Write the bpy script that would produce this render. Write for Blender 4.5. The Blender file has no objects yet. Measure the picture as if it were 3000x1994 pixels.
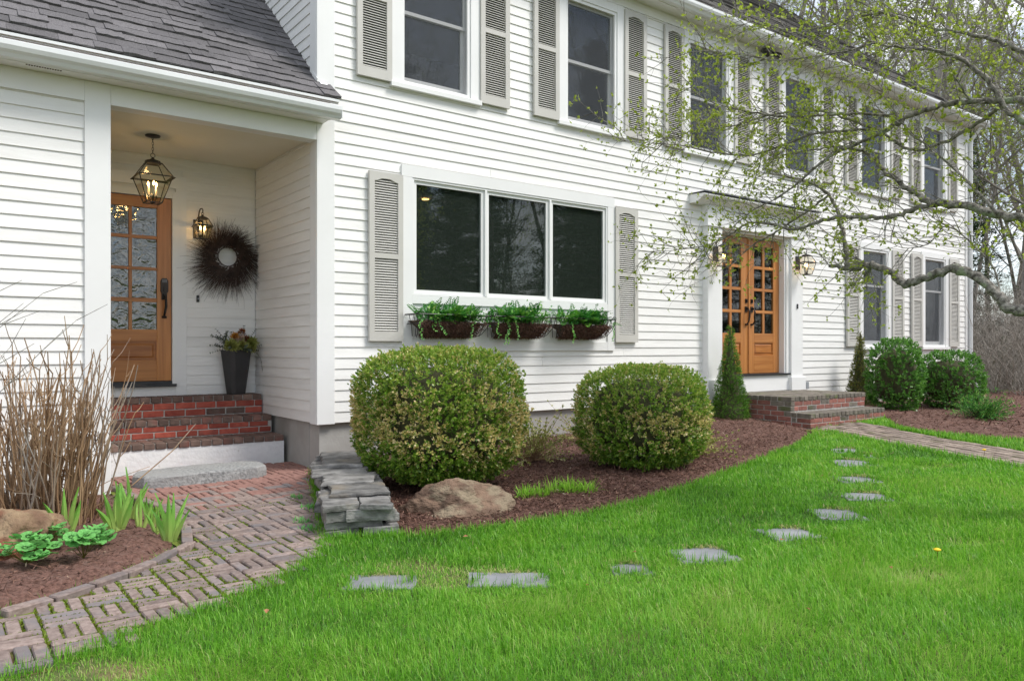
import bpy, bmesh, math, random
import numpy as np
from mathutils import Vector, Matrix, noise as mnoise
random.seed(11); rng = np.random.default_rng(11)
sc = bpy.context.scene; COL = sc.collection
R = math.radians; PI = math.pi

# ------------------------------------------------------------------ camera
cam = bpy.data.cameras.new('camera'); cam.sensor_width = 36.0; cam.lens = 27.24
cam.shift_y = 23/3000; cam.clip_start = .05; cam.clip_end = 900
camo = bpy.data.objects.new('camera', cam); COL.objects.link(camo)
camo.location = (-2.898, -6.927, 1.172); camo.rotation_euler = (R(90), 0, R(-36.84))
sc.camera = camo
# ------------------------------------------------------------------ sky and sun
SUN = Vector((.42, -.50, .86)).normalized()
world = bpy.data.worlds.new('World'); sc.world = world; world.use_nodes = True
wn = world.node_tree.nodes; wl = world.node_tree.links; wn.clear()
wo = wn.new('ShaderNodeOutputWorld'); bg = wn.new('ShaderNodeBackground'); bg.inputs[1].default_value = .1
sky = wn.new('ShaderNodeTexSky'); sky.sky_type = 'NISHITA'; sky.sun_disc = False
sky.sun_elevation = math.asin(SUN.z); sky.sun_rotation = math.atan2(SUN.x, SUN.y)
tc = wn.new('ShaderNodeTexCoord'); mp = wn.new('ShaderNodeMapping'); mp.inputs['Scale'].default_value = (1, 1, 2.2); mp.inputs['Location'].default_value = (.35, .2, .1)
nz = wn.new('ShaderNodeTexNoise'); nz.inputs['Scale'].default_value = 2.6; nz.inputs['Detail'].default_value = 7; nz.inputs['Roughness'].default_value = .55
rp = wn.new('ShaderNodeValToRGB'); rp.color_ramp.elements[0].position = .40; rp.color_ramp.elements[1].position = .58
mx = wn.new('ShaderNodeMix'); mx.data_type = 'RGBA'; mx.inputs[7].default_value = (8.4, 8.6, 9.0, 1)
wl.new(tc.outputs['Generated'], mp.inputs[0]); wl.new(mp.outputs[0], nz.inputs['Vector']); wl.new(nz.outputs[0], rp.inputs[0])
wl.new(rp.outputs[0], mx.inputs[0]); wl.new(sky.outputs[0], mx.inputs[6]); wl.new(mx.outputs[2], bg.inputs[0]); wl.new(bg.outputs[0], wo.inputs[0])
sl = bpy.data.lights.new('sun', 'SUN'); sl.energy = 2.0; sl.angle = R(20); sl.color = (1, .965, .91)
so = bpy.data.objects.new('sun', sl); COL.objects.link(so); so.rotation_euler = (-SUN).to_track_quat('-Z', 'Y').to_euler()
so.location = (4, -9, 12)
vs = sc.view_settings; vs.view_transform = 'Standard'; vs.look = 'None'; vs.exposure = .83; vs.gamma = 1; vs.use_curve_mapping = False
sc.cycles.max_bounces = 8; sc.cycles.transparent_max_bounces = 16; sc.cycles.use_denoising = True
sc.cycles.caustics_reflective = False; sc.cycles.caustics_refractive = False

# ------------------------------------------------------------------ helpers
def tag(o, label=None, cat=None, group=None, kind=None):
    if label: o['label'] = label
    if cat: o['category'] = cat
    if group: o['group'] = group
    if kind: o['kind'] = kind
    return o
def empty(name, parent=None, loc=(0, 0, 0), rz=0):
    o = bpy.data.objects.new(name, None); COL.objects.link(o); o.location = loc; o.rotation_euler = (0, 0, rz)
    o.empty_display_size = .1
    if parent: o.parent = parent
    return o
def thing(name, label, cat, loc=(0, 0, 0), rz=0, group=None):
    return tag(empty(name, None, loc, rz), label, cat, group)
def link(name, me, parent=None, loc=(0, 0, 0), rot=(0, 0, 0), scale=(1, 1, 1)):
    o = bpy.data.objects.new(name, me); COL.objects.link(o); o.location = loc; o.rotation_euler = rot; o.scale = scale
    if parent: o.parent = parent
    return o
class MB:
    def __init__(s): s.v = []; s.f = []; s.m = []; s.t = []; s.cur = 0; s.tint = None
    def add(s, vs, fs):
        n = len(s.v); s.v += [tuple(x) for x in vs]; s.f += [tuple(n+i for i in q) for q in fs]; s.m += [s.cur]*len(fs)
        if s.tint is not None: s.t += [s.tint]*len(vs)
    def box(s, x0, x1, y0, y1, z0, z1):
        s.add([(x0,y0,z0),(x1,y0,z0),(x1,y1,z0),(x0,y1,z0),(x0,y0,z1),(x1,y0,z1),(x1,y1,z1),(x0,y1,z1)],
              [(0,3,2,1),(4,5,6,7),(0,1,5,4),(1,2,6,5),(2,3,7,6),(3,0,4,7)])
    def obox(s, c, ax, ay, az):      # oriented box: centre and three half axis vectors
        c, ax, ay, az = map(Vector, (c, ax, ay, az)); P = []
        for k in (-1, 1):
            for i, j in ((-1,-1),(1,-1),(1,1),(-1,1)): P.append(c+ax*i+ay*j+az*k)
        s.add(P, [(0,3,2,1),(4,5,6,7),(0,1,5,4),(1,2,6,5),(2,3,7,6),(3,0,4,7)])
    def tube(s, pts, rad, n=6, cap=True):
        pts = [Vector(p) for p in pts]; m = len(pts)
        if not hasattr(rad, '__len__'): rad = [rad]*m
        P = []; ref = None
        for i in range(m):
            t = (pts[min(i+1, m-1)]-pts[max(i-1, 0)])
            if t.length < 1e-7: t = Vector((0, 0, 1))
            t.normalize()
            if ref is None: ref = t.orthogonal().normalized()
            else:
                ref = ref - t*ref.dot(t)
                ref = ref.normalized() if ref.length > 1e-5 else t.orthogonal().normalized()
            b = t.cross(ref)
            for j in range(n):
                a = 2*PI*j/n; P.append(pts[i]+(ref*math.cos(a)+b*math.sin(a))*rad[i])
        F = []
        for i in range(m-1):
            for j in range(n):
                j2 = (j+1) % n; F.append((i*n+j, i*n+j2, (i+1)*n+j2, (i+1)*n+j))
        if cap: F.append(tuple(range(n-1, -1, -1))); F.append(tuple((m-1)*n+j for j in range(n)))
        s.add(P, F)
    def lathe(s, prof, c=(0, 0, 0), n=16, cap=True):     # profile of (radius, z)
        P = []; F = []; m = len(prof)
        for r, z in prof:
            for j in range(n):
                a = 2*PI*j/n; P.append((c[0]+r*math.cos(a), c[1]+r*math.sin(a), c[2]+z))
        for i in range(m-1):
            for j in range(n):
                j2 = (j+1) % n; F.append((i*n+j, i*n+j2, (i+1)*n+j2, (i+1)*n+j))
        if cap: F.append(tuple(range(n-1, -1, -1))); F.append(tuple((m-1)*n+j for j in range(n)))
        s.add(P, F)
    def extx(s, prof, x0, x1):       # closed (y, z) profile swept along X
        n = len(prof); P = [(x0, y, z) for y, z in prof]+[(x1, y, z) for y, z in prof]
        s.add(P, [(i, (i+1) % n, n+(i+1) % n, n+i) for i in range(n)]+[tuple(range(n-1, -1, -1)), tuple(range(n, 2*n))])
    def prism(s, poly, z0, z1):
        n = len(poly); P = [(x, y, z0) for x, y in poly]+[(x, y, z1) for x, y in poly]
        s.add(P, [(i, (i+1) % n, n+(i+1) % n, n+i) for i in range(n)]+[tuple(range(n-1, -1, -1)), tuple(range(n, 2*n))])
    def mesh(s, name, mats, smooth=False):
        me = bpy.data.meshes.new(name); me.from_pydata(s.v, [], s.f)
        for m in (mats if isinstance(mats, (list, tuple)) else [mats]): me.materials.append(m)
        if any(s.m): me.polygons.foreach_set('material_index', s.m)
        if s.t:
            a = me.attributes.new('tint', 'FLOAT', 'POINT'); a.data.foreach_set('value', s.t)
        if smooth: me.polygons.foreach_set('use_smooth', [True]*len(me.polygons))
        me.update(); return me
    def build(s, name, mats, parent=None, smooth=False, **k): return link(name, s.mesh(name, mats, smooth), parent, **k)
def recalc(me):
    bm = bmesh.new(); bm.from_mesh(me); bmesh.ops.recalc_face_normals(bm, faces=bm.faces); bm.to_mesh(me); bm.free()
def bevel(me, w, seg=1):
    bm = bmesh.new(); bm.from_mesh(me); bmesh.ops.recalc_face_normals(bm, faces=bm.faces)
    bmesh.ops.bevel(bm, geom=list(bm.edges), offset=w, segments=seg, affect='EDGES', clamp_overlap=True); bm.to_mesh(me); bm.free(); return me
def npmesh(name, verts, quads, tris, mats, tint=None, smooth=False):
    me = bpy.data.meshes.new(name); nv = len(verts); nq = len(quads); nt = len(tris)
    me.vertices.add(nv); me.vertices.foreach_set('co', np.asarray(verts, np.float32).ravel())
    li = np.concatenate([np.asarray(quads, np.int32).ravel(), np.asarray(tris, np.int32).ravel()]) if nt else np.asarray(quads, np.int32).ravel()
    me.loops.add(len(li)); me.loops.foreach_set('vertex_index', li)
    me.polygons.add(nq+nt)
    st = np.concatenate([np.arange(nq)*4, nq*4+np.arange(nt)*3]).astype(np.int32)
    me.polygons.foreach_set('loop_start', st)
    if smooth: me.polygons.foreach_set('use_smooth', np.ones(nq+nt, bool))
    if tint is not None:
        a = me.attributes.new('tint', 'FLOAT', 'POINT'); a.data.foreach_set('value', np.asarray(tint, np.float32))
    for m in (mats if isinstance(mats, (list, tuple)) else [mats]): me.materials.append(m)
    me.update(calc_edges=True); me.validate(); return me
def nrm(a): return a/np.maximum(np.linalg.norm(a, axis=-1, keepdims=True), 1e-9)
def leaves(name, base, d, n, L, W, tint, mat, fold=.15):
    """one folded diamond leaf per row; base point, direction d, face normal n"""
    d = nrm(d); sd = nrm(np.cross(d, n)); n = np.cross(sd, d); L = np.asarray(L).reshape(-1, 1); W = np.asarray(W).reshape(-1, 1)
    v = np.stack([base, base+d*L*.5+sd*W*.5+n*W*fold, base+d*L, base+d*L*.5-sd*W*.5+n*W*fold], 1).reshape(-1, 3)
    q = np.arange(len(base)*4).reshape(-1, 4)
    return npmesh(name, v, q, np.zeros((0, 3), int), mat, np.repeat(tint, 4))
def rdir(n):
    v = rng.normal(size=(n, 3)); return nrm(v)
def fnoise(p, s=1., o=0.): return mnoise.noise(Vector((p[0]*s+o, p[1]*s-o, p[2]*s+o*.5)))
def vnoise(P, s):    # cheap smooth vector noise by summed sines, about -1..1
    x, y, z = P[:, 0]*s, P[:, 1]*s, P[:, 2]*s
    return (np.sin(x*1.3+1.7*np.sin(y*.9+.4))+np.sin(y*1.7+1.3*np.sin(z*1.1+x*.5))+np.sin(z*1.9+x*.7+2*np.sin(x*.43+y*.61)))/3
def interp(a, b, t): return tuple(x+(y-x)*t for x, y in zip(a, b))
def inpoly(x, y, poly):
    c = np.zeros(np.shape(x), bool); n = len(poly)
    for i in range(n):
        x0, y0 = poly[i]; x1, y1 = poly[(i+1) % n]
        if y0 == y1: continue
        c ^= ((y0 > y) != (y1 > y)) & (x < (x1-x0)*(y-y0)/(y1-y0)+x0)
    return c
def polydist(x, y, poly):
    d = np.full(np.shape(x), 1e9); n = len(poly)
    for i in range(n):
        x0, y0 = poly[i]; x1, y1 = poly[(i+1) % n]; dx, dy = x1-x0, y1-y0; l = dx*dx+dy*dy+1e-12
        t = np.clip(((x-x0)*dx+(y-y0)*dy)/l, 0, 1); d = np.minimum(d, np.hypot(x-x0-t*dx, y-y0-t*dy))
    return d
def sstep(a, b, x): t = np.clip((x-a)/(b-a), 0, 1); return t*t*(3-2*t)

# ------------------------------------------------------------------ materials
def nodes(name):
    m = bpy.data.materials.new(name); m.use_nodes = True; nt = m.node_tree
    return m, nt.nodes, nt.links, nt.nodes['Principled BSDF']
def MAT(name, c1, c2=None, scale=6, detail=6, rough=.6, bump=0, bscale=None, stretch=(1, 1, 1), orand=0, ramp=(.35, .65), c3=None, s3=1.2, r3=(.5, .62), metal=0, spec=.5, bdist=.01, nrough=.55):
    m, N, L, P = nodes(name); P.inputs['Roughness'].default_value = rough; P.inputs['Metallic'].default_value = metal
    P.inputs['Specular IOR Level'].default_value = spec
    t = N.new('ShaderNodeTexCoord'); mp = N.new('ShaderNodeMapping'); mp.inputs['Scale'].default_value = stretch
    L.new(t.outputs['Object'], mp.inputs[0]); vec = mp.outputs[0]
    oi = N.new('ShaderNodeObjectInfo')
    ad = N.new('ShaderNodeVectorMath'); ad.operation = 'MULTIPLY_ADD'; L.new(oi.outputs['Random'], ad.inputs[0]); ad.inputs[1].default_value = (37, 91, 53); L.new(vec, ad.inputs[2]); vec = ad.outputs[0]
    colr = None
    if c2 is None: c2 = c1
    nz = N.new('ShaderNodeTexNoise'); nz.inputs['Scale'].default_value = scale; nz.inputs['Detail'].default_value = detail; nz.inputs['Roughness'].default_value = nrough; L.new(vec, nz.inputs['Vector'])
    rp = N.new('ShaderNodeValToRGB'); e = rp.color_ramp.elements; e[0].position, e[1].position = ramp; e[0].color = (*c1, 1); e[1].color = (*c2, 1)
    L.new(nz.outputs[0], rp.inputs[0]); colr = rp.outputs[0]
    if c3 is not None:
        n3 = N.new('ShaderNodeTexNoise'); n3.inputs['Scale'].default_value = s3; n3.inputs['Detail'].default_value = 8; L.new(vec, n3.inputs['Vector'])
        r_ = N.new('ShaderNodeMapRange'); r_.inputs[1].default_value, r_.inputs[2].default_value = r3; L.new(n3.outputs[0], r_.inputs[0])
        mx = N.new('ShaderNodeMix'); mx.data_type = 'RGBA'; L.new(r_.outputs[0], mx.inputs[0]); L.new(colr, mx.inputs[6]); mx.inputs[7].default_value = (*c3, 1); colr = mx.outputs[2]
    if orand:
        hs = N.new('ShaderNodeHueSaturation'); L.new(colr, hs.inputs['Color'])
        mr = N.new('ShaderNodeMapRange'); mr.inputs[3].default_value = 1-orand; mr.inputs[4].default_value = 1+orand; L.new(oi.outputs['Random'], mr.inputs[0]); L.new(mr.outputs[0], hs.inputs['Value']); colr = hs.outputs[0]
    L.new(colr, P.inputs['Base Color'])
    if bump:
        nb = N.new('ShaderNodeTexNoise'); nb.inputs['Scale'].default_value = bscale or scale; nb.inputs['Detail'].default_value = 8; L.new(vec, nb.inputs['Vector'])
        b = N.new('ShaderNodeBump'); b.inputs['Strength'].default_value = bump; b.inputs['Distance'].default_value = bdist; L.new(nb.outputs[0], b.inputs['Height']); L.new(b.outputs[0], P.inputs['Normal'])
    return m
def LEAF(name, stops, transl=.28, rough=.5, spec=.35):
    """foliage: colour from the per leaf tint attribute"""
    m, N, L, P = nodes(name); P.inputs['Roughness'].default_value = rough; P.inputs['Specular IOR Level'].default_value = spec
    a = N.new('ShaderNodeAttribute'); a.attribute_name = 'tint'; rp = N.new('ShaderNodeValToRGB'); el = rp.color_ramp.elements
    while len(el) < len(stops): el.new(.5)
    for e, (p, c) in zip(el, stops): e.position = p; e.color = (*c, 1)
    L.new(a.outputs['Fac'], rp.inputs[0]); L.new(rp.outputs[0], P.inputs['Base Color'])
    tr = N.new('ShaderNodeBsdfTranslucent'); L.new(rp.outputs[0], tr.inputs[0]); mx = N.new('ShaderNodeMixShader'); mx.inputs[0].default_value = transl
    L.new(P.outputs[0], mx.inputs[1]); L.new(tr.outputs[0], mx.inputs[2]); L.new(mx.outputs[0], N['Material Output'].inputs[0]); return m
def GLASS(name, tint=(.8, .84, .82), ior=1.75, bump=0, bscale=14, rough=.0, dist=.01, stretch=(1, 1, 1)):
    m, N, L, P = nodes(name); N.remove(P)
    fr = N.new('ShaderNodeLayerWeight'); fr.inputs[0].default_value = .5; pw = N.new('ShaderNodeMath'); pw.operation = 'POWER'; pw.inputs[1].default_value = 5; f0 = ((ior-1)/(ior+1))**2
    ma = N.new('ShaderNodeMath'); ma.operation = 'MULTIPLY_ADD'; ma.inputs[1].default_value = 1-f0; ma.inputs[2].default_value = f0; L.new(fr.outputs['Facing'], pw.inputs[0]); L.new(pw.outputs[0], ma.inputs[0]); tr = N.new('ShaderNodeBsdfTransparent'); tr.inputs[0].default_value = (*tint, 1)
    gl = N.new('ShaderNodeBsdfGlossy'); gl.inputs['Roughness'].default_value = rough; mx = N.new('ShaderNodeMixShader')
    if bump:
        t = N.new('ShaderNodeTexCoord'); mp = N.new('ShaderNodeMapping'); mp.inputs['Scale'].default_value = stretch; L.new(t.outputs['Object'], mp.inputs[0])
        nb = N.new('ShaderNodeTexNoise'); nb.inputs['Scale'].default_value = bscale; nb.inputs['Detail'].default_value = 2; nb.inputs['Distortion'].default_value = .8; L.new(mp.outputs[0], nb.inputs['Vector'])
        b = N.new('ShaderNodeBump'); b.inputs['Strength'].default_value = bump; b.inputs['Distance'].default_value = dist; L.new(nb.outputs[0], b.inputs['Height']); L.new(b.outputs[0], gl.inputs['Normal']); L.new(b.outputs[0], fr.inputs['Normal'])
    L.new(ma.outputs[0], mx.inputs[0]); L.new(tr.outputs[0], mx.inputs[1]); L.new(gl.outputs[0], mx.inputs[2]); L.new(mx.outputs[0], N['Material Output'].inputs[0]); return m
def EMIT(name, c, s):
    m, N, L, P = nodes(name); P.inputs['Base Color'].default_value = (*c, 1); P.inputs['Emission Color'].default_value = (*c, 1); P.inputs['Emission Strength'].default_value = s; return m

m_white = MAT('white_clapboard_paint', (.81, .80, .775), (.855, .848, .825), 3, 5, .5, .22, 26, (1, 1, 9), bdist=.006, orand=.03, c3=(.70, .69, .665), s3=.9, r3=(.58, .8))
m_trim = MAT('white_trim_paint', (.80, .80, .79), (.835, .835, .825), 2, 4, .42, .06, 60, bdist=.003)
m_gutter = MAT('white_gutter_enamel', (.74, .76, .76), (.80, .81, .81), 1.5, 4, .3, .03, 8)
m_shutter = MAT('taupe_grey_shutter', (.53, .515, .475), (.57, .555, .515), 3, 4, .5, .05, 50)
m_louver = MAT('skylit_taupe_louver', (.66, .645, .605), (.71, .695, .655), 3, 4, .5)  # paler than the frame: sky caught by the tilted slats put into colour
m_conc = MAT('foundation_concrete', (.33, .315, .295), (.42, .41, .39), 2.2, 8, .85, .35, 40, c3=(.25, .235, .215), s3=1.4, r3=(.5, .7), bdist=.006)
m_plinth = MAT('flaking_white_masonry_paint', (.74, .75, .76), (.82, .82, .82), 5, 8, .7, .6, 22, bdist=.01, c3=(.55, .54, .52), s3=7, r3=(.66, .70))
m_ceil = MAT('porch_ceiling_cream', (.72, .68, .56), (.76, .72, .61), 2, 4, .5)
m_dark = MAT('dark_interior', (.20, .195, .18), (.26, .25, .235), 1.2, 3, .9)
m_shingle = MAT('charcoal_asphalt_shingle', (.085, .080, .084), (.16, .152, .156), 55, 3, .92, .5, 160, orand=.28, bdist=.004)
m_shingle2 = MAT('weathered_asphalt_shingle', (.085, .078, .072), (.19, .18, .165), 9, 6, .92, .5, 120, stretch=(.25, 1, 1), c3=(.06, .056, .05), s3=3, r3=(.45, .65))
m_iron = MAT('black_iron', (.012, .012, .012), (.022, .020, .019), 30, 4, .45, .1, 60)
m_bronze = MAT('oil_rubbed_bronze', (.022, .018, .016), (.05, .04, .034), 18, 4, .38, metal=.6)
m_chrome = MAT('brushed_steel', (.62, .62, .6), None, rough=.25, metal=1)
m_candle = MAT('ivory_candle_sleeve', (.78, .74, .62), (.82, .78, .68), 10, 2, .5)
m_bulb = EMIT('warm_bulb', (1, .58, .18), 18)
m_lampshade = EMIT('lit_lampshade', (1, .45, .14), 1.1)
m_glow = EMIT('warm_downlight', (1, .55, .18), 9)
m_pane = GLASS('window_glass', (.62, .66, .64), 1.72)
m_pane_old = GLASS('wavy_door_glass', (.5, .54, .53), 2.3, .5, 8, 0, .02, (1, 1, 1.4))
m_pane_door = GLASS('door_glass', (.66, .7, .68), 1.7)
m_lglass = GLASS('lantern_glass', (.93, .9, .82), 1.35)
def SCREEN(name, c, fac):
    m, N, L, P = nodes(name); P.inputs['Base Color'].default_value = (*c, 1); P.inputs['Roughness'].default_value = .8
    tr = N.new('ShaderNodeBsdfTransparent'); mx = N.new('ShaderNodeMixShader'); mx.inputs[0].default_value = fac
    L.new(tr.outputs[0], mx.inputs[1]); L.new(P.outputs[0], mx.inputs[2]); L.new(mx.outputs[0], N['Material Output'].inputs[0]); return m
m_screen = SCREEN('insect_screen', (.10, .11, .125), .36); m_haze_sheet = SCREEN('pane_haze_sheet', (.30, .31, .28), .5)  # second sheet is added only to lift the triple window's black panes
def WOOD(name, along, a=(.36, .135, .038), b=(.56, .245, .075)):
    st = (1.1, 26, 26) if along == 'x' else (26, 26, 1.1)
    return MAT(name, a, b, 1.0, 8, .34, .08, 2.5, st, bdist=.002, ramp=(.3, .7), orand=.06, nrough=.62)
m_woodv = WOOD('varnished_fir_stile', 'z'); m_woodh = WOOD('varnished_fir_rail', 'x')
m_woodp = MAT('figured_fir_panel', (.27, .088, .022), (.50, .20, .055), 1.6, 8, .3, .06, 4, (1.3, 6, 9), bdist=.002, ramp=(.3, .7), orand=.05, nrough=.6)
m_thresh = MAT('dark_bronze_threshold', (.03, .032, .038), (.05, .05, .055), 8, 3, .4, metal=.3)
m_mortar = MAT('grey_mortar', (.34, .325, .30), (.46, .44, .41), 22, 6, .95, .5, 60)
m_brickred = MAT('red_brick', (.32, .06, .04), (.42, .10, .065), 14, 6, .85, .35, 60, orand=.22, c3=(.20, .06, .045), s3=6, r3=(.58, .75), bdist=.004)
m_brickbrown = MAT('brown_flashed_brick', (.105, .068, .055), (.19, .125, .10), 12, 6, .85, .35, 60, orand=.32, c3=(.24, .09, .07), s3=4, r3=(.55, .72), bdist=.004)
m_brickold = MAT('old_pink_brick', (.23, .085, .065), (.33, .14, .11), 14, 6, .9, .4, 50, orand=.24, c3=(.10, .085, .065), s3=5, r3=(.58, .74), bdist=.005)
m_brickmoss = MAT('mossy_grey_brick', (.12, .105, .085), (.20, .175, .145), 12, 6, .92, .45, 50, orand=.25, c3=(.085, .105, .03), s3=4, r3=(.56, .7), bdist=.005)
m_paver = MAT('mauve_brick_paver', (.165, .120, .104), (.275, .214, .190), 34, 6, .9, .45, 70, orand=.20, c3=(.165, .148, .152), s3=3, r3=(.5, .66), bdist=.006)
m_paverpink = MAT('pink_brick_paver', (.20, .105, .085), (.285, .155, .13), 26, 6, .9, .4, 70, orand=.16, bdist=.004)
m_pathold = MAT('tan_path_brick', (.20, .155, .125), (.30, .24, .20), 14, 6, .92, .4, 50, orand=.2, c3=(.14, .13, .06), s3=3, r3=(.55, .7))
m_joint = MAT('mossy_joint_sand', (.06, .034, .016), (.10, .06, .026), 30, 5, .95, .6, 90, c3=(.13, .165, .018), s3=3.2, r3=(.44, .56))
m_moss = LEAF('joint_moss', [(0, (.12, .12, .012)), (.5, (.16, .23, .02)), (1, (.22, .33, .03))], .2)
m_slate = MAT('grey_slate', (.095, .092, .088), (.27, .262, .25), 9, 12, .7, .9, 26, (1, 1, 1.6), orand=.34, c3=(.30, .245, .17), s3=2.6, r3=(.56, .72), bdist=.012)
m_flag = MAT('bluestone_flag', (.17, .175, .19), (.27, .275, .295), 5, 8, .72, .3, 12, orand=.12, bdist=.01)
m_granite = MAT('rough_granite', (.16, .165, .165), (.40, .405, .40), 38, 6, .85, .7, 55, c3=(.30, .30, .295), s3=2.5, r3=(.4, .7), bdist=.012)
m_rock = MAT('rusty_fieldstone', (.095, .055, .035), (.235, .15, .10), 6, 14, .85, 1.0, 22, (1, 1, 2.2), c3=(.27, .21, .14), s3=5, r3=(.52, .62), bdist=.04)
m_rock2 = MAT('ochre_fieldstone', (.15, .085, .05), (.31, .22, .13), 6, 10, .85, .9, 14, c3=(.20, .075, .04), s3=4.5, r3=(.5, .6), bdist=.05)
m_mulch = MAT('brown_bark_mulch', (.090, .042, .030), (.195, .102, .078), 48, 8, .95, .9, 70, c3=(.17, .10, .08), s3=22, r3=(.55, .72), bdist=.02)
m_chip = LEAF('bark_chips', [(0, (.05, .022, .015)), (.45, (.15, .076, .054)), (.85, (.28, .16, .115)), (.93, (.40, .30, .20)), (1, (.62, .54, .40))], .0, .9)
m_soil = MAT('lawn_thatch', (.045, .075, .012), (.10, .12, .03), 9, 8, .95, .5, 40, c3=(.17, .125, .06), s3=1.5, r3=(.57, .70))
m_litter = MAT('leaf_litter', (.10, .072, .048), (.20, .145, .10), 5, 8, .95, .6, 9)
m_grass = LEAF('lawn_grass', [(0, (.05, .16, .010)), (.3, (.115, .35, .02)), (.6, (.22, .51, .04)), (.85, (.38, .64, .10)), (.94, (.48, .54, .19)), (1, (.60, .50, .28))], .5, .42, .4)
m_bark = MAT('grey_crabapple_bark', (.085, .075, .062), (.36, .335, .29), 34, 10, .92, 1.0, 60, (1, 1, 1), c3=(.30, .34, .22), s3=7, r3=(.58, .66), bdist=.02)
m_bark2 = MAT('grey_forest_bark', (.21, .19, .165), (.38, .35, .31), 5, 8, .95, .7, 9, (1, 1, .3), bdist=.03)
m_stem = MAT('tan_hydrangea_stem', (.19, .105, .05), (.40, .27, .155), 7, 6, .75, .4, 30, (1, 1, .25), c3=(.30, .29, .27), s3=3, r3=(.5, .7), bdist=.004)
m_brush = MAT('grey_tan_brush', (.20, .175, .15), (.38, .345, .30), 7, 6, .85)
m_bud = LEAF('spring_leaf', [(0, (.20, .26, .02)), (.6, (.36, .46, .05)), (1, (.54, .60, .14))], .5)
m_box = LEAF('boxwood_leaf', [(0, (.06, .16, .012)), (.30, (.19, .35, .03)), (.52, (.38, .50, .08)), (.66, (.56, .50, .16)), (.85, (.76, .58, .26)), (1, (.88, .76, .48))], .38, .36, .55)
m_boxd = LEAF('dark_boxwood_leaf', [(0, (.04, .14, .018)), (.6, (.13, .33, .045)), (1, (.28, .50, .11))], .36, .35, .55)
m_spruce = LEAF('spruce_needles', [(0, (.05, .14, .016)), (.6, (.14, .30, .036)), (1, (.28, .46, .07))], .35)
m_spruce2 = LEAF('bronzed_spruce_needles', [(0, (.05, .10, .012)), (.45, (.14, .19, .028)), (.75, (.28, .19, .04)), (1, (.24, .38, .05))], .25)
m_core = MAT('shade_core_and_stems', (.05, .05, .022), (.09, .085, .04), 20, 4, .95)  # shade inside the shrubs put into a dark colour; thin stems use it too
m_variegated = LEAF('variegated_leaf', [(0, (.18, .26, .04)), (.5, (.42, .44, .12)), (1, (.72, .68, .34))], .4)
m_iris = LEAF('iris_leaf', [(0, (.13, .34, .08)), (.6, (.24, .54, .09)), (1, (.50, .66, .18))], .35, .45)
m_daylily = LEAF('daylily_leaf', [(0, (.16, .40, .03)), (.6, (.30, .60, .05)), (1, (.48, .72, .12))], .45)
m_mantle = LEAF('mantle_leaf', [(0, (.09, .30, .06)), (.6, (.18, .50, .13)), (1, (.32, .60, .24))], .3, .5)
m_fern = LEAF('fern_leaf', [(0, (.025, .14, .025)), (.5, (.07, .29, .045)), (.85, (.20, .48, .06)), (1, (.40, .58, .15))], .3)
m_coir = MAT('coir_liner', (.05, .033, .023), (.19, .14, .10), 30, 8, .98, 1, 45, bdist=.03)
m_wreath = MAT('dark_grapevine_twig', (.026, .016, .012), (.085, .052, .040), 20, 3, .8)
m_pot = MAT('charcoal_planter_resin', (.022, .021, .022), (.034, .033, .034), 4, 4, .55, .06, 90)
m_euc = LEAF('eucalyptus_leaf', [(0, (.035, .055, .035)), (.6, (.09, .12, .085)), (1, (.20, .23, .15))], .2)
m_dried = LEAF('dried_plume', [(0, (.30, .34, .08)), (.4, (.42, .44, .14)), (.6, (.62, .25, .03)), (.8, (.16, .03, .02)), (1, (.72, .58, .46))], .3)
m_yellow = MAT('dandelion_yellow', (.80, .50, .01), (.85, .58, .02), 30, 2, .7)
m_brownleaf = MAT('dry_leaf', (.28, .11, .055), (.36, .17, .08), 12, 3, .8)
m_pvc = MAT('grey_pvc', (.30, .32, .34), None, rough=.5)
m_rubber = MAT('black_plastic', (.015, .015, .016), None, rough=.4)
m_pine = LEAF('pine_needles', [(0, (.012, .04, .010)), (.6, (.035, .085, .02)), (1, (.08, .14, .03))], .15)
# ------------------------------------------------------------------ ground
def Th(x): return np.clip(.026*np.asarray(x, float), 0, .2)
PATH = [(-2.66,-2.876),(-2.488,-2.803),(-2.297,-2.69),(-2.0,-2.456),(-1.79,-2.23),(-1.72,-2.12),(-1.665,-1.88),(-1.6,-1.41),(-1.60,-.91),(-1.66,-.5),(-1.70,-.02),(-1.744,.02),
        (-1.744,.83),(.02,.83),(.02,.10),(-.90,-2.25),(-.98,-2.48),(-1.13,-2.78),(-1.40,-3.03),(-1.67,-3.24),(-1.98,-3.36),(-2.22,-3.48),(-2.45,-3.60),(-2.75,-3.70),(-3.3,-3.80),(-4.2,-4.1),(-4.2,-3.45),(-3.3,-3.1)]
BED_L = [(-3.3,-3.10),(-2.66,-2.876),(-2.488,-2.803),(-2.297,-2.69),(-2.0,-2.456),(-1.79,-2.23),(-1.72,-2.12),(-1.665,-1.88),(-1.6,-1.41),(-1.60,-.91),(-1.66,-.5),(-1.70,.03),(-7,.03),(-7,-4.0),(-4.2,-3.45)]
BED_M = [(-.88,-2.30),(-.72,-2.62),(-.39,-2.768),(-.089,-2.807),(.231,-2.896),(.692,-2.982),(1.273,-2.955),(1.958,-2.822),(2.869,-2.6),(3.842,-2.333),(4.673,-2.09),(5.45,-1.76),(5.97,-1.42),(5.97,.06),(-.02,.06)]
BED_R = [(7.8,.06),(7.8,-1.30),(7.25,-1.75),(6.75,-2.0),(6.49,-2.30),(6.47,-2.63),(6.40,-3.26),(6.47,-3.57),(6.9,-4.6),(8.5,-5.8),(11,-6),(15.5,-4),(15.5,.06)]
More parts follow.
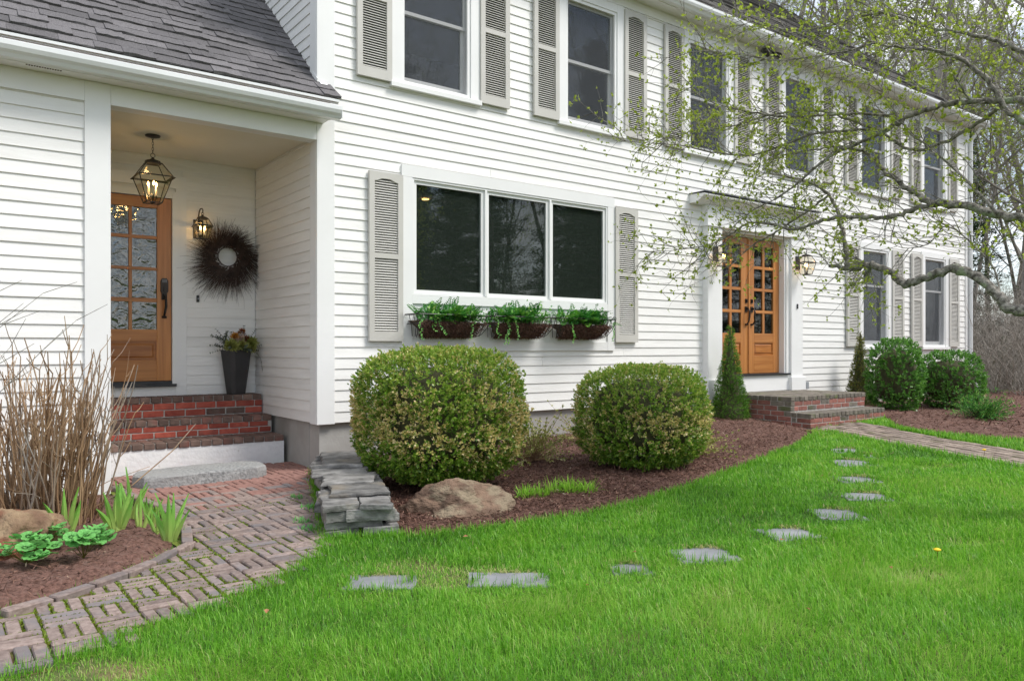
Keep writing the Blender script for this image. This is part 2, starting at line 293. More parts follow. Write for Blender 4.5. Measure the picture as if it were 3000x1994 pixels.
PATH2 = [(5.75,-1.42),(5.75,-1.72),(5.42,-2.36),(5.24,-2.88),(4.93,-3.55),(4.66,-4.4),(4.75,-5.4),(4.9,-6.4),(5.8,-6.4),(5.5,-5.2),(5.60,-4.2),(5.86,-3.62),(6.158,-2.962),(6.52,-2.3),(6.75,-1.95),(7.0,-1.36)]
FLAGS = [(-1.10,-3.43,.33,.22,-.62),(-.56,-3.78,.39,.22,-.66),(.06,-4.02,.21,.19,-.6),(.56,-4.10,.33,.27,-.45),(1.31,-4.15,.30,.27,-.4),(1.99,-4.06,.29,.32,-.7),(2.65,-3.90,.32,.30,-.75),
         (3.23,-3.51,.31,.30,-.7),(3.97,-3.05,.33,.36,-.65),(4.62,-2.61,.32,.30,-.6),(4.46,-2.96,.16,.20,-.6)]
xs = np.concatenate([np.linspace(-60,-8,14), np.arange(-7,16,.5), np.linspace(17,90,24)]); ys = np.concatenate([np.linspace(-70,-9,16), np.arange(-8,4,.5), np.linspace(5,80,20)])
gx, gy = np.meshgrid(xs, ys, indexing='ij'); gz = Th(gx)+.012*np.sin(gx*1.7+gy*.9)*np.cos(gy*1.3-.4*gx)-.006
V = np.stack([gx, gy, gz], -1).reshape(-1, 3); nx_, ny_ = len(xs), len(ys)
I = np.arange(nx_*ny_).reshape(nx_, ny_); Q = np.stack([I[:-1,:-1], I[1:,:-1], I[1:,1:], I[:-1,1:]], -1).reshape(-1, 4)
lawn = link('lawn', npmesh('lawn', V, Q, np.zeros((0, 3), int), m_soil, smooth=True)); tag(lawn, kind='structure', label='green lawn in front of the white house')
def bed(name, poly, label, step=.045, wall=0.0):
    px = [p[0] for p in poly]; py = [p[1] for p in poly]
    X = np.arange(min(px), max(px)+step, step); Y = np.arange(min(py), max(py)+step, step); gx, gy = np.meshgrid(X, Y, indexing='ij')
    ins = inpoly(gx, gy, poly); d = polydist(gx, gy, poly); d = np.where(ins, d, -d)
    P3 = np.stack([gx, gy, 0*gx], -1).reshape(-1, 3); n1 = vnoise(P3, 3.1).reshape(gx.shape); n2 = rng.normal(size=gx.shape)
    z = Th(gx)-.035+.075*sstep(-.05, .22, d)+.018*n1*sstep(0, .3, d)+.006*n2+wall*sstep(-1.6, -.1, gy)
    keep = d > -step*1.2; I = np.arange(gx.size).reshape(gx.shape)
    Q = np.stack([I[:-1,:-1], I[1:,:-1], I[1:,1:], I[:-1,1:]], -1).reshape(-1, 4); k = keep.ravel(); Q = Q[k[Q].all(1)]
    V = np.stack([gx, gy, z], -1).reshape(-1, 3); o = link(name, npmesh(name, V, Q, np.zeros((0, 3), int), m_mulch, smooth=True)); tag(o, kind='structure', label=label)
    return gx, gy, z, d
b1 = bed('mulch_bed', BED_L, 'dark bark mulch bed round the bare shrub and irises')
b2 = bed('mulch_bed', BED_M, 'wide brown mulch bed below the triple window', wall=.07)
b3 = bed('mulch_bed', BED_R, 'brown mulch bed in front of the far corner', .07, wall=.04)
def bedz(b, x, y):
    gx, gy, z, d = b; i = int(round((x-gx[0,0])/(gx[1,0]-gx[0,0]))); j = int(round((y-gy[0,0])/(gy[0,1]-gy[0,0])))
    return float(z[min(max(i,0),z.shape[0]-1), min(max(j,0),z.shape[1]-1)])
def chips(b, n, lab, near):
    gx, gy, z, d = b; w = np.where(d > .0, 1/(1e-3+((gx+2.9)**2+(gy+6.9)**2)), 0).ravel(); idx = rng.choice(w.size, n, p=w/w.sum())
    st = gx[1,0]-gx[0,0]; p = np.stack([gx.ravel()[idx], gy.ravel()[idx], z.ravel()[idx]+.004], 1); p[:, :2] += rng.uniform(-.5, .5, (n, 2))*st
    p[:, 2] += rng.uniform(0, .01, n)
    dr = rdir(n); dr[:, 2] *= .35; nn = rdir(n)*.5+np.array([0, 0, 1.]); t = rng.beta(1.6, 2.2, n)*.86; pale = rng.random(n) < .018; t[pale] = rng.uniform(.88, 1, pale.sum())
    L = rng.gamma(3, .009, n)+.008; W = rng.uniform(.003, .009, n)
    o = link('bark_chips', leaves('bark_chips', p, dr, nn, L*near, W*near, t, m_chip, .3)); tag(o, lab, 'bark mulch', kind='stuff')
chips(b1, 16000, 'shredded bark pieces lying over the bed beside the walkway', 1.0)
chips(b2, 52000, 'shredded bark pieces lying over the bed below the triple window', 1.1)
chips(b3, 12000, 'shredded bark pieces lying over the bed by the far corner', 1.9)
ff = MB(); ff.add([(15.2,-60,.20),(120,-60,.2),(120,120,.2),(15.2,120,.2)], [(0,1,2,3)]); tag(ff.build('forest_floor', m_litter), kind='structure', label='brown leaf litter under the woods')

# ------------------------------------------------------------------ house
house = thing('house', 'white clapboard two storey house with taupe shutters and a recessed porch', 'house')
EX = .1035
WIN_C = [1.317+2.188*i for i in range(6)]; LOW_C = [10.12, 12.30]
WIN_OP = [(c-.536, c+.536, 3.79, 5.44) for c in WIN_C]; LOW_OP = [(c-.536, c+.536, 1.15, 2.97) for c in LOW_C]
BIG = (.901, 3.878, 1.144, 3.03); DOOR2 = (5.56, 7.816, .30, 3.22)
def claps(parent, O, U, Nn, s0, s1, z0, z1, ops=(), grain=m_white, jit=1.0):
    O, U, Nn = Vector(O), Vector(U), Vector(Nn); z = z0; up = Vector((0, 0, 1))
    while z < z1-.01:
        zt = min(z+EX, z1); iv = [(s0, s1)]
        for a, b, c, d in ops:
            if zt > c+EX and z < d-EX:
                new = []
                for p, q in iv:
                    if b-.03 <= p or a+.03 >= q: new.append((p, q)); continue
                    if a+.03 > p: new.append((p, a+.03))
                    if b-.03 < q: new.append((b-.03, q))
                iv = new
        for p, q in iv:
            if q-p < .04: continue
            cuts = [p]
            if q-p > 3.2 and random.random() < .75:
                cuts.append(p+(q-p)*random.uniform(.25, .75))
            cuts.append(q)
            for a, b in zip(cuts[:-1], cuts[1:]):
                if b < q: b -= .003
                n = max(1, int((b-a)/.55)); P = []; F = []
                for i in range(n+1):
                    s = a+(b-a)*i/n; jz = random.uniform(-1, 1)*.0011*jit; jd = random.uniform(-1, 1)*.0012*jit
                    zz = z+jz
                    for d, h in ((0, 0), (.0165+jd, 0), (.005+jd*.4, zt-z+.014), (0, zt-z+.014)):
                        w = O+U*s+Nn*d+up*(zz+h); P.append(w)
                for i in range(n):
                    for j in range(4):
                        j2 = (j+1) % 4; F.append((i*4+j, i*4+j2, i*4+4+j2, i*4+4+j))
                F += [(3, 2, 1, 0), tuple(n*4+j for j in range(4))]
                mb = MB(); mb.add(P, F); mb.build('clapboard', grain, parent)
        z += EX
def sheath(mb, axis, c0, c1, s0, s1, z0, z1, ops):
    """wall slab between planes c0..c1, along axis 'x' or 'y', with rectangular holes"""
    ss = sorted({s0, s1, *[min(max(v, s0), s1) for o in ops for v in o[:2]]}); zs = sorted({z0, z1, *[min(max(v, z0), z1) for o in ops for v in o[2:]]})
    for a, b in zip(ss[:-1], ss[1:]):
        for c, d in zip(zs[:-1], zs[1:]):
            mx, mz = (a+b)/2, (c+d)/2
            if any(o[0] < mx < o[1] and o[2] < mz < o[3] for o in ops): continue
            if axis == 'x': mb.box(a, b, c0, c1, c, d)
            else: mb.box(c0, c1, a, b, c, d)
# main front wall
OPS = WIN_OP+LOW_OP+[BIG, DOOR2]
holes = [(a+.13, b-.13, c+.07, d-.1) for a, b, c, d in WIN_OP+LOW_OP]+[(1.03, 3.755, 1.72, 2.90), (5.87, 7.42, .60, 2.80)]
mb = MB(); sheath(mb, 'x', .032, .14, .03, 13.72, .46, 5.56, holes); wall = mb.build('wall', m_trim, house)
claps(wall, (0, .03, 0), (1, 0, 0), (0, -1, 0), .17, 13.60, .46, 5.46, OPS)
# end wall of the main house over the porch and wing
mb = MB(); mb.box(.032, .14, .142, 8.7, .46, 5.56)
mb.add([(.033,.0,5.56),(.033,4.4,9.3),(.033,8.8,5.56)], [(0,1,2)]); wall2 = mb.build('wall', m_trim, house)
claps(wall2, (.03, 0, 0), (0, 1, 0), (-1, 0, 0), .165, 1.775, .46, 3.19)
claps(wall2, (.03, 0, 0), (0, 1, 0), (-1, 0, 0), .165, 3.4, 3.26, 5.8)
# wing wall left of the porch, porch back wall
mb = MB(); mb.box(-7, -1.80, .032, .14, -.15, 3.30); wall3 = mb.build('wall', m_trim, house)
claps(wall3, (0, .03, 0), (1, 0, 0), (0, -1, 0), -4.6, -1.915, -.09, 3.13)
mb = MB(); sheath(mb, 'x', 1.792, 1.9, -1.86, .03, .55, 3.2, [(-1.68, -.85, .80, 2.78)]); wall4 = mb.build('wall', m_trim, house)
claps(wall4, (0, 1.79, 0), (1, 0, 0), (0, -1, 0), -1.86, .012, .676, 3.19, [(-1.9, -.724, .5, 3.09)], jit=.6)
mb = MB(); mb.box(-1.86, -1.762, .15, 1.79, -.1, 3.2); mb.build('wall', m_trim, house)
# corner boards, post, beam, frieze, ceiling
mb = MB(); mb.box(0, .18, -.002, .030, .45, 5.5); mb.box(0, .029, .0305, .17, .45, 5.8); bevel_me = bevel(mb.mesh('corner_board', m_trim), .003); link('corner_board', bevel_me, house)
mb = MB(); mb.box(13.58, 13.74, -.004, .031, .45, 5.5); link('corner_board', bevel(mb.mesh('corner_board', m_trim), .003), house)
mb = MB(); mb.box(-1.93, -1.744, -.004, .16, -.13, 3.29); link('porch_post', bevel(mb.mesh('porch_post', m_trim), .003), house)
mb = MB(); mb.box(-1.743, -.001, .001, .145, 3.128, 3.29); link('porch_beam', bevel(mb.mesh('porch_beam', m_trim), .003), house)
mb = MB(); mb.box(-7, -1.931, -.001, .031, 3.128, 3.29); mb.build('frieze_board', m_trim, house)
mb = MB(); mb.box(.181, 13.579, .004, .031, 5.45, 5.57); mb.build('frieze_board', m_trim, house)
mb = MB(); mb.box(-1.80, .03, .146, 1.795, 3.182, 3.25); mb.build('porch_ceiling', m_ceil, house)
# foundation
mb = MB(); mb.box(.05, 13.7, .06, .3, -.2, .459); mb.box(.045, .3, .301, 8.6, -.2, .459); mb.build('foundation', m_conc, house)
# soffits and fascia
mb = MB(); mb.box(-7, .06, -.15, .03, 3.291, 3.31); mb.box(-7, .06, -.17, -.151, 3.285, 3.44); mb.build('soffit', m_trim, house)
mb = MB(); mb.box(-.12, 13.9, -.17, .03, 5.571, 5.59); mb.box(-.12, 13.9, -.19, -.171, 5.565, 5.70); mb.build('soffit', m_trim, house)
mb = MB()
for i in range(14): mb.obox((-2.33+i*.017, -.135+.002*(i % 3), 3.288), (.0055, 0, 0), (0, .008, 0), (0, 0, .004))
v_ = mb.build('soffit_vent', m_coir, house); v_['label'] = 'dirty slotted vent'
def gutter(x0, x1, dz, y0=0):
    pr = [(-.172,3.40),(-.172,3.288),(-.235,3.288),(-.250,3.312),(-.272,3.332),(-.285,3.362),(-.285,3.396),(-.276,3.402),(-.270,3.402),(-.270,3.394),(-.279,3.392),(-.279,3.364),(-.267,3.337),(-.246,3.317),(-.232,3.294),(-.178,3.294),(-.178,3.40)]
    mb = MB(); mb.extx([(y+y0, z+dz) for y, z in pr], x0, x1); mb.box(x1-.004, x1+.002, -.284+y0, -.172+y0, 3.29+dz, 3.40+dz)
    o = mb.build('gutter', m_gutter, house); recalc(o.data); mb = MB(); mb.box(x0+.01, x1-.01, -.262+y0, -.18+y0, 3.35+dz, 3.374+dz); mb.build('gutter_strip', m_mulch, o)  # dark brown strip inside the trough, darkens the band under the shingles
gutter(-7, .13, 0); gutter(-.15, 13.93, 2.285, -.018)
# roofs ------------------------------------------------------------
SL = .872; ang = math.atan(SL); RY0, RZ0 = -.205, 3.487
def rpt(s): return RY0+s*math.cos(ang), RZ0+s*math.sin(ang)
y1, z1 = rpt(5.2); y0, z0 = rpt(0.012)
mb = MB(); mb.add([(-7,y0,z0-.012),(.0,y0,z0-.012),(.0,y1,z1-.012),(-7,y1,z1-.012),(-7,y0+.02,z0-.05),(.0,y0+.02,z0-.05),(.0,y1+.02,z1-.05),(-7,y1+.02,z1-.05)], [(0,1,2,3),(7,6,5,4),(0,4,5,1)])
yf, zf = rpt(.33); mb.add([(.0,y0,z0-.012),(.135,y0,z0-.012),(.10,yf,zf-.012),(0,yf,zf-.012)], [(0,1,2,3)])
roof = mb.build('roof', m_shingle2, house)
mb = MB(); mb.box(-7, .13, -.215, -.19, 3.452, 3.474); mb.box(-7, .13, -.195, -.171, 3.44, 3.452); mb.build('drip_edge', m_gutter, roof)
shm = []
for k in range(6):
    mb = MB(); n = 5; P = []; F = []
    for i in range(n+1):
        x = i/n
        for y, z in ((0, 0), (0, .009), (.185, .004), (.185, 0)):
            P.append((x, y+(random.uniform(-.004, .004) if y == 0 else 0), z+random.uniform(-.0012, .0012)))
    for i in range(n):
        for j in range(4): F.append((i*4+j, i*4+(j+1) % 4, i*4+4+(j+1) % 4, i*4+4+j))
    F += [(3, 2, 1, 0), tuple(n*4+j for j in range(4))]; mb.add(P, F); me = mb.mesh('shingle', m_shingle); recalc(me); shm.append(me)
E_S = .138; rows = []
for r in range(23):
    s = r*E_S; y, z = rpt(s); xmax = (.152-.35*s*.3 if y < .0 else .027); xlim = -3.5-.02*r if r < 12 else -3.7
    x = xmax
    while x > xlim:
        w = random.choice((.13, .17, .2, .24, .28, .33)); w = min(w, 1)
        th = random.choice((1.2, 1.3, 2.0, 2.6)); rows.append((x-w, w, s, th)); x -= w
tilt = .030
def shplace(x, w, s, th, parent):
    y, z = rpt(s+random.uniform(-.002, .002)); o = link('shingle', random.choice(shm), parent, (x, y, z), (ang-tilt, 0, 0), (w-.0015, 1, th)); return o
rows.sort(key=lambda t: (t[0]+2.9)**2+(t[2]*.75+6.9)**2)
for x, w, s, th in rows[:296]: shplace(x, w, s, th, roof)
mb = MB()
for x, w, s, th in rows[296:]:
    y, z = rpt(s); ca, sa = math.cos(ang-tilt), math.sin(ang-tilt)
    me = random.choice(shm)
    mb.add([(x+v.co.x*(w-.0015), y+v.co.y*ca-v.co.z*th*sa, z+v.co.y*sa+v.co.z*th*ca) for v in me.vertices], [tuple(p.vertices) for p in me.polygons])
o = mb.build('shingles', m_shingle, roof); o['kind'] = 'stuff'
mb = MB(); mb.obox((.055,-.03,3.66),(.035,0,0),(0,.016,.014),(0,-.002,.002)); mb.obox((.0,.05,3.735),(.004,0,0),(0,.05,.045),(0,-.014,.016)); mb.build('flashing', m_trim, roof)
# main roof
ang2 = math.atan(.85); AY, AZ = -.235, 5.665
def rp2(s): return AY+s*math.cos(ang2), AZ+s*math.sin(ang2)
Ls = 4.64/math.cos(ang2); ya, za = rp2(Ls)
mb = MB(); mb.add([(-.16,AY+.01,AZ-.012),(13.95,AY+.01,AZ-.012),(13.95,ya,za-.012),(-.16,ya,za-.012),(-.16,9.0,AZ-.012),(13.95,9.0,AZ-.012)], [(0,1,2,3),(3,2,5,4)])
mb.add([(13.76,-.02,5.56),(13.76,4.4,9.45),(13.76,8.8,5.56)], [(0,1,2)]); mb.box(13.731, 13.76, .0, 8.7, .46, 5.56)
roof2 = mb.build('roof', m_shingle2, house)
mb = MB()
for r in range(int(Ls/.14)):
    y, z = rp2(r*.14); x = -.16; ca, sa = math.cos(ang2-.03), math.sin(ang2-.03)
    while x < 13.95:
        w = min(random.choice((.3, .45, .6, .8, 1.1)), 13.96-x); th = random.choice((.008, .010, .017)); j = random.uniform(-.006, .006)
        P = [(x+i*w, y+(q+(j if q == 0 else 0))*ca-t*sa, z+(q+(j if q == 0 else 0))*sa+t*ca) for i in (0, 1) for q, t in ((0, 0), (0, th), (.18, .004), (.18, 0))]
        mb.add(P, [(0,4,5,1),(1,5,6,2),(0,1,2,3),(7,6,5,4)]); x += w
o = mb.build('shingles', m_shingle2, roof2); o['kind'] = 'stuff'
mb = MB(); mb.box(-.16, 13.94, AY-.012, AY+.012, AZ-.03, AZ-.012)
pr = [(AY, AZ), (ya, za)]
mb.add([(13.951,AY,AZ-.14),(13.951,AY,AZ-.002),(13.951,ya,za-.002),(13.951,ya,za-.16),(13.93,AY,AZ-.14),(13.93,AY,AZ-.002),(13.93,ya,za-.002),(13.93,ya,za-.16)], [(0,1,2,3),(7,6,5,4),(0,3,7,4)]); mb.build('rake_board', m_trim, roof2)
mb = MB(); mb.tube([(13.78,-.2,5.56),(13.76,-.12,5.44),(13.72,-.045,5.32),(13.71,-.04,5.2),(13.71,-.04,.6),(13.72,-.12,.45),(13.74,-.25,.38)], .035, 8); mb.build('downspout', m_gutter, house)

# interior seen through the glass
mb = MB()
def room(x0, x1, y0, y1, z0, z1): mb.add([(x0,y0,z0),(x1,y0,z0),(x1,y1,z0),(x0,y1,z0),(x0,y0,z1),(x1,y0,z1),(x1,y1,z1),(x0,y1,z1)], [(0,1,2,3),(4,7,6,5),(1,5,6,2),(2,6,7,3),(3,7,4,0)])
room(.16, 4.8, .15, 3.6, .55, 3.05); room(4.9, 8.6, .15, 3.6, .55, 3.05); room(8.7, 13.6, .15, 3.6, .55, 3.05); room(.16, 4.6, .15, 3.2, 3.25, 5.54); room(4.7, 9.0, .15, 3.2, 3.25, 5.54); room(9.1, 13.6, .15, 3.2, 3.25, 5.54); room(-1.9, 0, 1.92, 4.6, .7, 3.1)
mb.build('room', m_dark, house)

# windows ----------------------------------------------------------
def ring(mb, x0, x1, z0, z1, w, y0, y1, wb=None, wt=None):
    wb = wb or w; wt = wt or w
    mb.box(x0, x0+w, y0, y1, z0, z1); mb.box(x1-w, x1, y0, y1, z0, z1); mb.box(x0+w, x1-w, y0+.0005, y1, z0, z0+wb); mb.box(x0+w, x1-w, y0+.0005, y1, z1-wt, z1)
WM = {}
def dh_window(c, zb, zt, zm):
    w = empty('window', house, (c, 0, zb)); key = (round(zt-zb, 3), round(zm-zb, 3)); h, k = key
    if key not in WM:
        d = {}; H = .536
        m = MB(); m.box(-H, -H+.115, -.006, .031, .052, h); m.box(H-.115, H, -.006, .031, .052, h); m.box(-H+.115, H-.115, -.005, .031, h-.10, h); d['casing'] = m.mesh('casing', m_trim)
        m = MB(); m.box(-H-.012, H+.012, -.034, .033, 0, .05); d['sill'] = bevel(m.mesh('sill', m_trim), .003)
        m = MB(); ring(m, -H+.116, H-.116, .051, h-.101, .038, .006, .13); d['frame'] = m.mesh('frame', m_trim)
        x0, x1 = -H+.155, H-.155; z0, z1 = .09, h-.14
        m = MB(); ring(m, x0, x1, k-.02, z1, .028, .052, .078, .035); d['sash'] = m.mesh('sash', m_trim)
        m = MB(); ring(m, x0, x1, z0, k+.018, .04, .082, .11, .065, .036); d['sash2'] = m.mesh('sash', m_trim)
        m = MB(); m.box(x0+.02, x1-.02, .062, .066, k, z1-.02); d['pane'] = m.mesh('pane', m_pane)
        m = MB(); m.box(x0+.03, x1-.03, .094, .098, z0+.05, k); d['pane2'] = m.mesh('pane', m_pane)
        m = MB(); m.add([(x0-.004, .034, z0-.004), (x1+.004, .034, z0-.004), (x1+.004, .034, z1+.004), (x0-.004, .034, z1+.004)], [(0, 1, 2, 3)]); d['screen'] = m.mesh('screen', m_screen)
        WM[key] = d
    for n, me in WM[key].items(): link(n.rstrip('2'), me, w)
for c in WIN_C: dh_window(c, 3.79, 5.44, 4.60)
for c in LOW_C: dh_window(c, 1.15, 2.97, 2.25)
# triple window
w = empty('window', house)
m = MB(); m.box(.901, 3.878, -.007, .031, 2.912, 3.03); m.box(.901, 1.022, -.006, .031, 1.144, 2.911); m.box(3.762, 3.878, -.006, .031, 1.144, 2.911)
m.box(1.023, 3.761, -.005, .031, 1.63, 1.714); m.box(1.023, 3.761, -.004, .031, 1.144, 1.245); m.build('casing', m_trim, w)
m = MB(); m.box(1.023, 3.761, .012, .031, 1.246, 1.629); m.box(1.98, 1.99, .006, .0115, 1.246, 1.629); m.box(2.84, 2.85, .006, .0115, 1.246, 1.629); m.build('apron_panel', m_trim, w)
m = MB(); ring(m, 1.024, 3.760, 1.716, 2.910, .02, .0, .12); m.box(1.924, 1.950, -.004, .12, 1.736, 2.890); m.box(2.836, 2.862, -.004, .12, 1.736, 2.890); m.build('frame', m_trim, w)
for a, b in ((1.045, 1.923), (1.951, 2.835), (2.863, 3.739)):
    m = MB(); ring(m, a, b, 1.737, 2.889, .036, .018, .06); m.build('sash', m_trim, w)
    m = MB(); m.box(a+.025, b-.025, .036, .041, 1.76, 2.868); m.build('pane', m_pane, w)
    m = MB(); m.add([(a+.03, .055, 1.765), (b-.03, .055, 1.765), (b-.03, .055, 2.863), (a+.03, .055, 2.863)], [(0, 1, 2, 3)]); m.build('screen', m_haze_sheet, w)  # added haze sheet behind the glass, turns the dark panes grey
# shutters ---------------------------------------------------------
SH = {}
def shutter(x, zb, h, wd, zmid):
    key = (round(h, 3), round(zmid, 3)); s = empty('shutter', house, (x, 0, zb))
    if key not in SH:
        W = .385; sw = .058; fr = MB(); y0, y1 = -.028, .008
        fr.box(0, sw, y0, y1, 0, h); fr.box(W-sw, W, y0, y1, 0, h); fr.box(sw, W-sw, y0+.0006, y1, 0, .096); fr.box(sw, W-sw, y0+.0006, y1, zmid-.026, zmid+.026)
        n = 10; P = []                              # arched top rail
        for i in range(n+1):
            t = i/n; u = abs(t-.5)*2; zz = h-.062-.028*(sstep(.25, .95, u)); P.append((sw+(W-2*sw)*t, float(zz)))
        vs = [(a, y0+.0006, b) for a, b in P]+[(a, y0+.0006, h) for a, b in P]+[(a, y1, b) for a, b in P]+[(a, y1, h) for a, b in P]; k = n+1
        fr.add(vs, [f for i in range(n) for f in ((i, i+1, k+i+1, k+i), (2*k+i+1, 2*k+i, 3*k+i, 3*k+i+1), (i+1, i, 2*k+i, 2*k+i+1), (k+i, k+i+1, 3*k+i+1, 3*k+i))])
        fm = fr.mesh('frame', m_shutter)
        lv = MB(); ca, sa = math.cos(R(38)), math.sin(R(38))
        for z0, z1 in ((.10, zmid-.03), (zmid+.034, h-.07)):
            nl = int(round((z1-z0)/.0252)); p = (z1-z0)/nl
            for i in range(nl): lv.obox((W/2, -.008, z0+p*(i+.5)), (W/2-sw+.004, 0, 0), (0, .0138*ca, .0138*sa), (0, -.0028*sa, .0028*ca))
        bk = MB(); bk.box(sw-.01, W-sw+.01, .009, .0115, .05, h-.03)
        SH[key] = (fm, lv.mesh('louvers', m_louver), bk.mesh('backing', m_rubber))
    fm, lm, bm_ = SH[key]; sx = wd/.385
    link('frame', fm, s, scale=(sx, 1, 1)); o = link('louvers', lm, s, scale=(sx, 1, 1)); o['kind'] = 'stuff'; link('backing', bm_, s, scale=(sx, 1, 1))
for c in WIN_C:
    shutter(c-.536-.377, 3.828, 1.585, .375, .80); shutter(c+.538, 3.828, 1.585, .39, .80)
for c in LOW_C:
    shutter(c-.536-.40, 1.205, 1.70, .395, .86); shutter(c+.54, 1.205, 1.70, .405, .86)
shutter(.531, 1.244, 1.67, .372, .845); shutter(3.880, 1.248, 1.675, .39, .845)

# porch door -------------------------------------------------------
def handle_set(parent, x, y, z, flip=1):
    g = MB(); g.tube([(x, y-.012, z+.045), (x, y-.05, z+.04), (x+.004*flip, y-.065, z+.0), (x+.006*flip, y-.06, z-.07), (x-.004*flip, y-.055, z-.13), (x-.006*flip, y-.035, z-.165), (x, y-.01, z-.18)], [.010, .010, .013, .014, .012, .010, .012], 8)
    g.lathe([(.022, -.012), (.027, 0), (.022, .012)], (x, y-.008, z-.18), 12); g.obox((x, y-.006, z+.04), (.027, 0, 0), (0, .006, 0), (0, 0, .04)); g.obox((x, y-.03, z+.055), (.011, 0, 0), (0, .02, .002), (0, 0, .005))
    g.build('handle', m_bronze, parent)
def glazed_door(name, x0, x1, z0, z1, Y, cols, rows, pans, m_glass, wood=(m_woodv, m_woodh, m_woodp), moulding=.035, raised=True):
    d = empty(name, house); sv, sh, sp = wood; ya, yb = Y, Y+.045
    xa, xb = cols[0][0], cols[-1][1]
    for a, b in ((x0, xa), (xb, x1)):
        m = MB(); m.box(a, b, ya, yb, z0, z1); link('stile', bevel(m.mesh('stile', sv), .003), d)
    edges = [(rows[0][1], z1)]+[(rows[i+1][1], rows[i][0]) for i in range(len(rows)-1)]
    seg = [rows[-1][0]]
    for p in pans: edges.append((p[1], seg[-1])); seg.append(p[0])
    edges.append((z0, seg[-1]))
    for i, (a, b) in enumerate(edges):
        thin = 0 < i < len(rows); m = MB(); m.box(xa+.0005, xb-.0005, ya+(.004 if thin else .001), yb-.001, a, b); link('rail', bevel(m.mesh('rail', sh), .003), d)
    for i in range(len(cols)-1):
        for (ra, rb) in rows:
            m = MB(); m.box(cols[i][1], cols[i+1][0], ya+.004, yb-.002, ra+.0005, rb-.0005); link('muntin', bevel(m.mesh('muntin', sv), .003), d)
    for a, b in cols:
        for c, e in rows:
            m = MB(); m.box(a-.004, b+.004, ya+.02, ya+.024, c-.004, e+.004); m.build('pane', m_glass, d)
    for a, b in pans:
        m = MB(); m.box(xa-.002, xb+.002, ya+.018, yb-.004, a-.002, b+.002)
        q = moulding; m.box(xa+.0, xa+.012, ya+.004, ya+.0175, a, b); m.box(xb-.012, xb, ya+.004, ya+.0175, a, b); m.box(xa+.0125, xb-.0125, ya+.004, ya+.0175, b-.012, b); m.box(xa+.0125, xb-.0125, ya+.004, ya+.0175, a, a+.012)
        if raised: m.add([(xa+.03,ya+.0178,a+.03),(xb-.03,ya+.0178,a+.03),(xb-.03,ya+.0178,b-.03),(xa+.03,ya+.0178,b-.03),(xa+.045,ya+.008,a+.045),(xb-.045,ya+.008,a+.045),(xb-.045,ya+.008,b-.045),(xa+.045,ya+.008,b-.045)], [(4,5,6,7),(0,1,5,4),(1,2,6,5),(2,3,7,6),(3,0,4,7)])
        link('panel', m.mesh('panel', sp), d)
    return d
ROWS1 = [(2.341, 2.63), (2.013, 2.306), (1.694, 1.982), (1.368, 1.652)]
pd = glazed_door('door', -1.662, -.872, .832, 2.742, 1.775, [(-1.520, -1.282), (-1.250, -1.012)], ROWS1, [(1.045, 1.25)], m_pane_old)
handle_set(pd, -.943, 1.775, 1.68)
m = MB(); pr = [(-.026,-.075),(.026,-.075),(.036,-.055),(.036,.05),(.022,.08),(-.022,.08),(-.036,.05),(-.036,-.055)]
m.add([(x-.943, 1.775, z+1.825) for x, z in pr]+[(x-.943, 1.752, z+1.825) for x, z in pr], [tuple(range(7, -1, -1)), tuple(range(8, 16))]+[(i, (i+1) % 8, 8+(i+1) % 8, 8+i) for i in range(8)])
m.obox((-.943, 1.745, 1.79), (.011, 0, 0), (0, .01, 0), (0, 0, .018)); k_ = m.build('keypad_lock', m_bronze, pd); recalc(k_.data)
m = MB()
for i in range(3):
    for j in range(4): m.box(-.965+j*.012, -.957+j*.012, 1.7495, 1.752, 1.862+i*.012, 1.869+i*.012)
m.build('keypad_keys', m_pvc, k_)
m = MB(); m.box(-1.70, -.83, 1.725, 1.83, .772, .80); m.box(-1.68, -.86, 1.755, 1.83, .8005, .829); m.build('threshold', m_thresh, pd)
fr = empty('door_frame', house)
m = MB(); m.box(-.868, -.83, 1.745, 1.83, .775, 2.79); m.box(-1.71, -1.67, 1.745, 1.83, .775, 2.79); m.box(-1.669, -.869, 1.746, 1.83, 2.748, 2.79); m.box(-.829, -.722, 1.765, 1.80, .676, 2.86); m.box(-1.86, -1.711, 1.765, 1.80, .676, 2.86); m.box(-1.86, -.722, 1.764, 1.80, 2.861, 2.99)
m.box(-1.71, -.83, 1.766, 1.80, .676, .7715); m.box(-.8295, -.80, 1.752, 1.7645, .78, 2.82); m.box(-1.71, -.80, 1.751, 1.7635, 2.791, 2.82); m.build('casing', m_trim, fr)

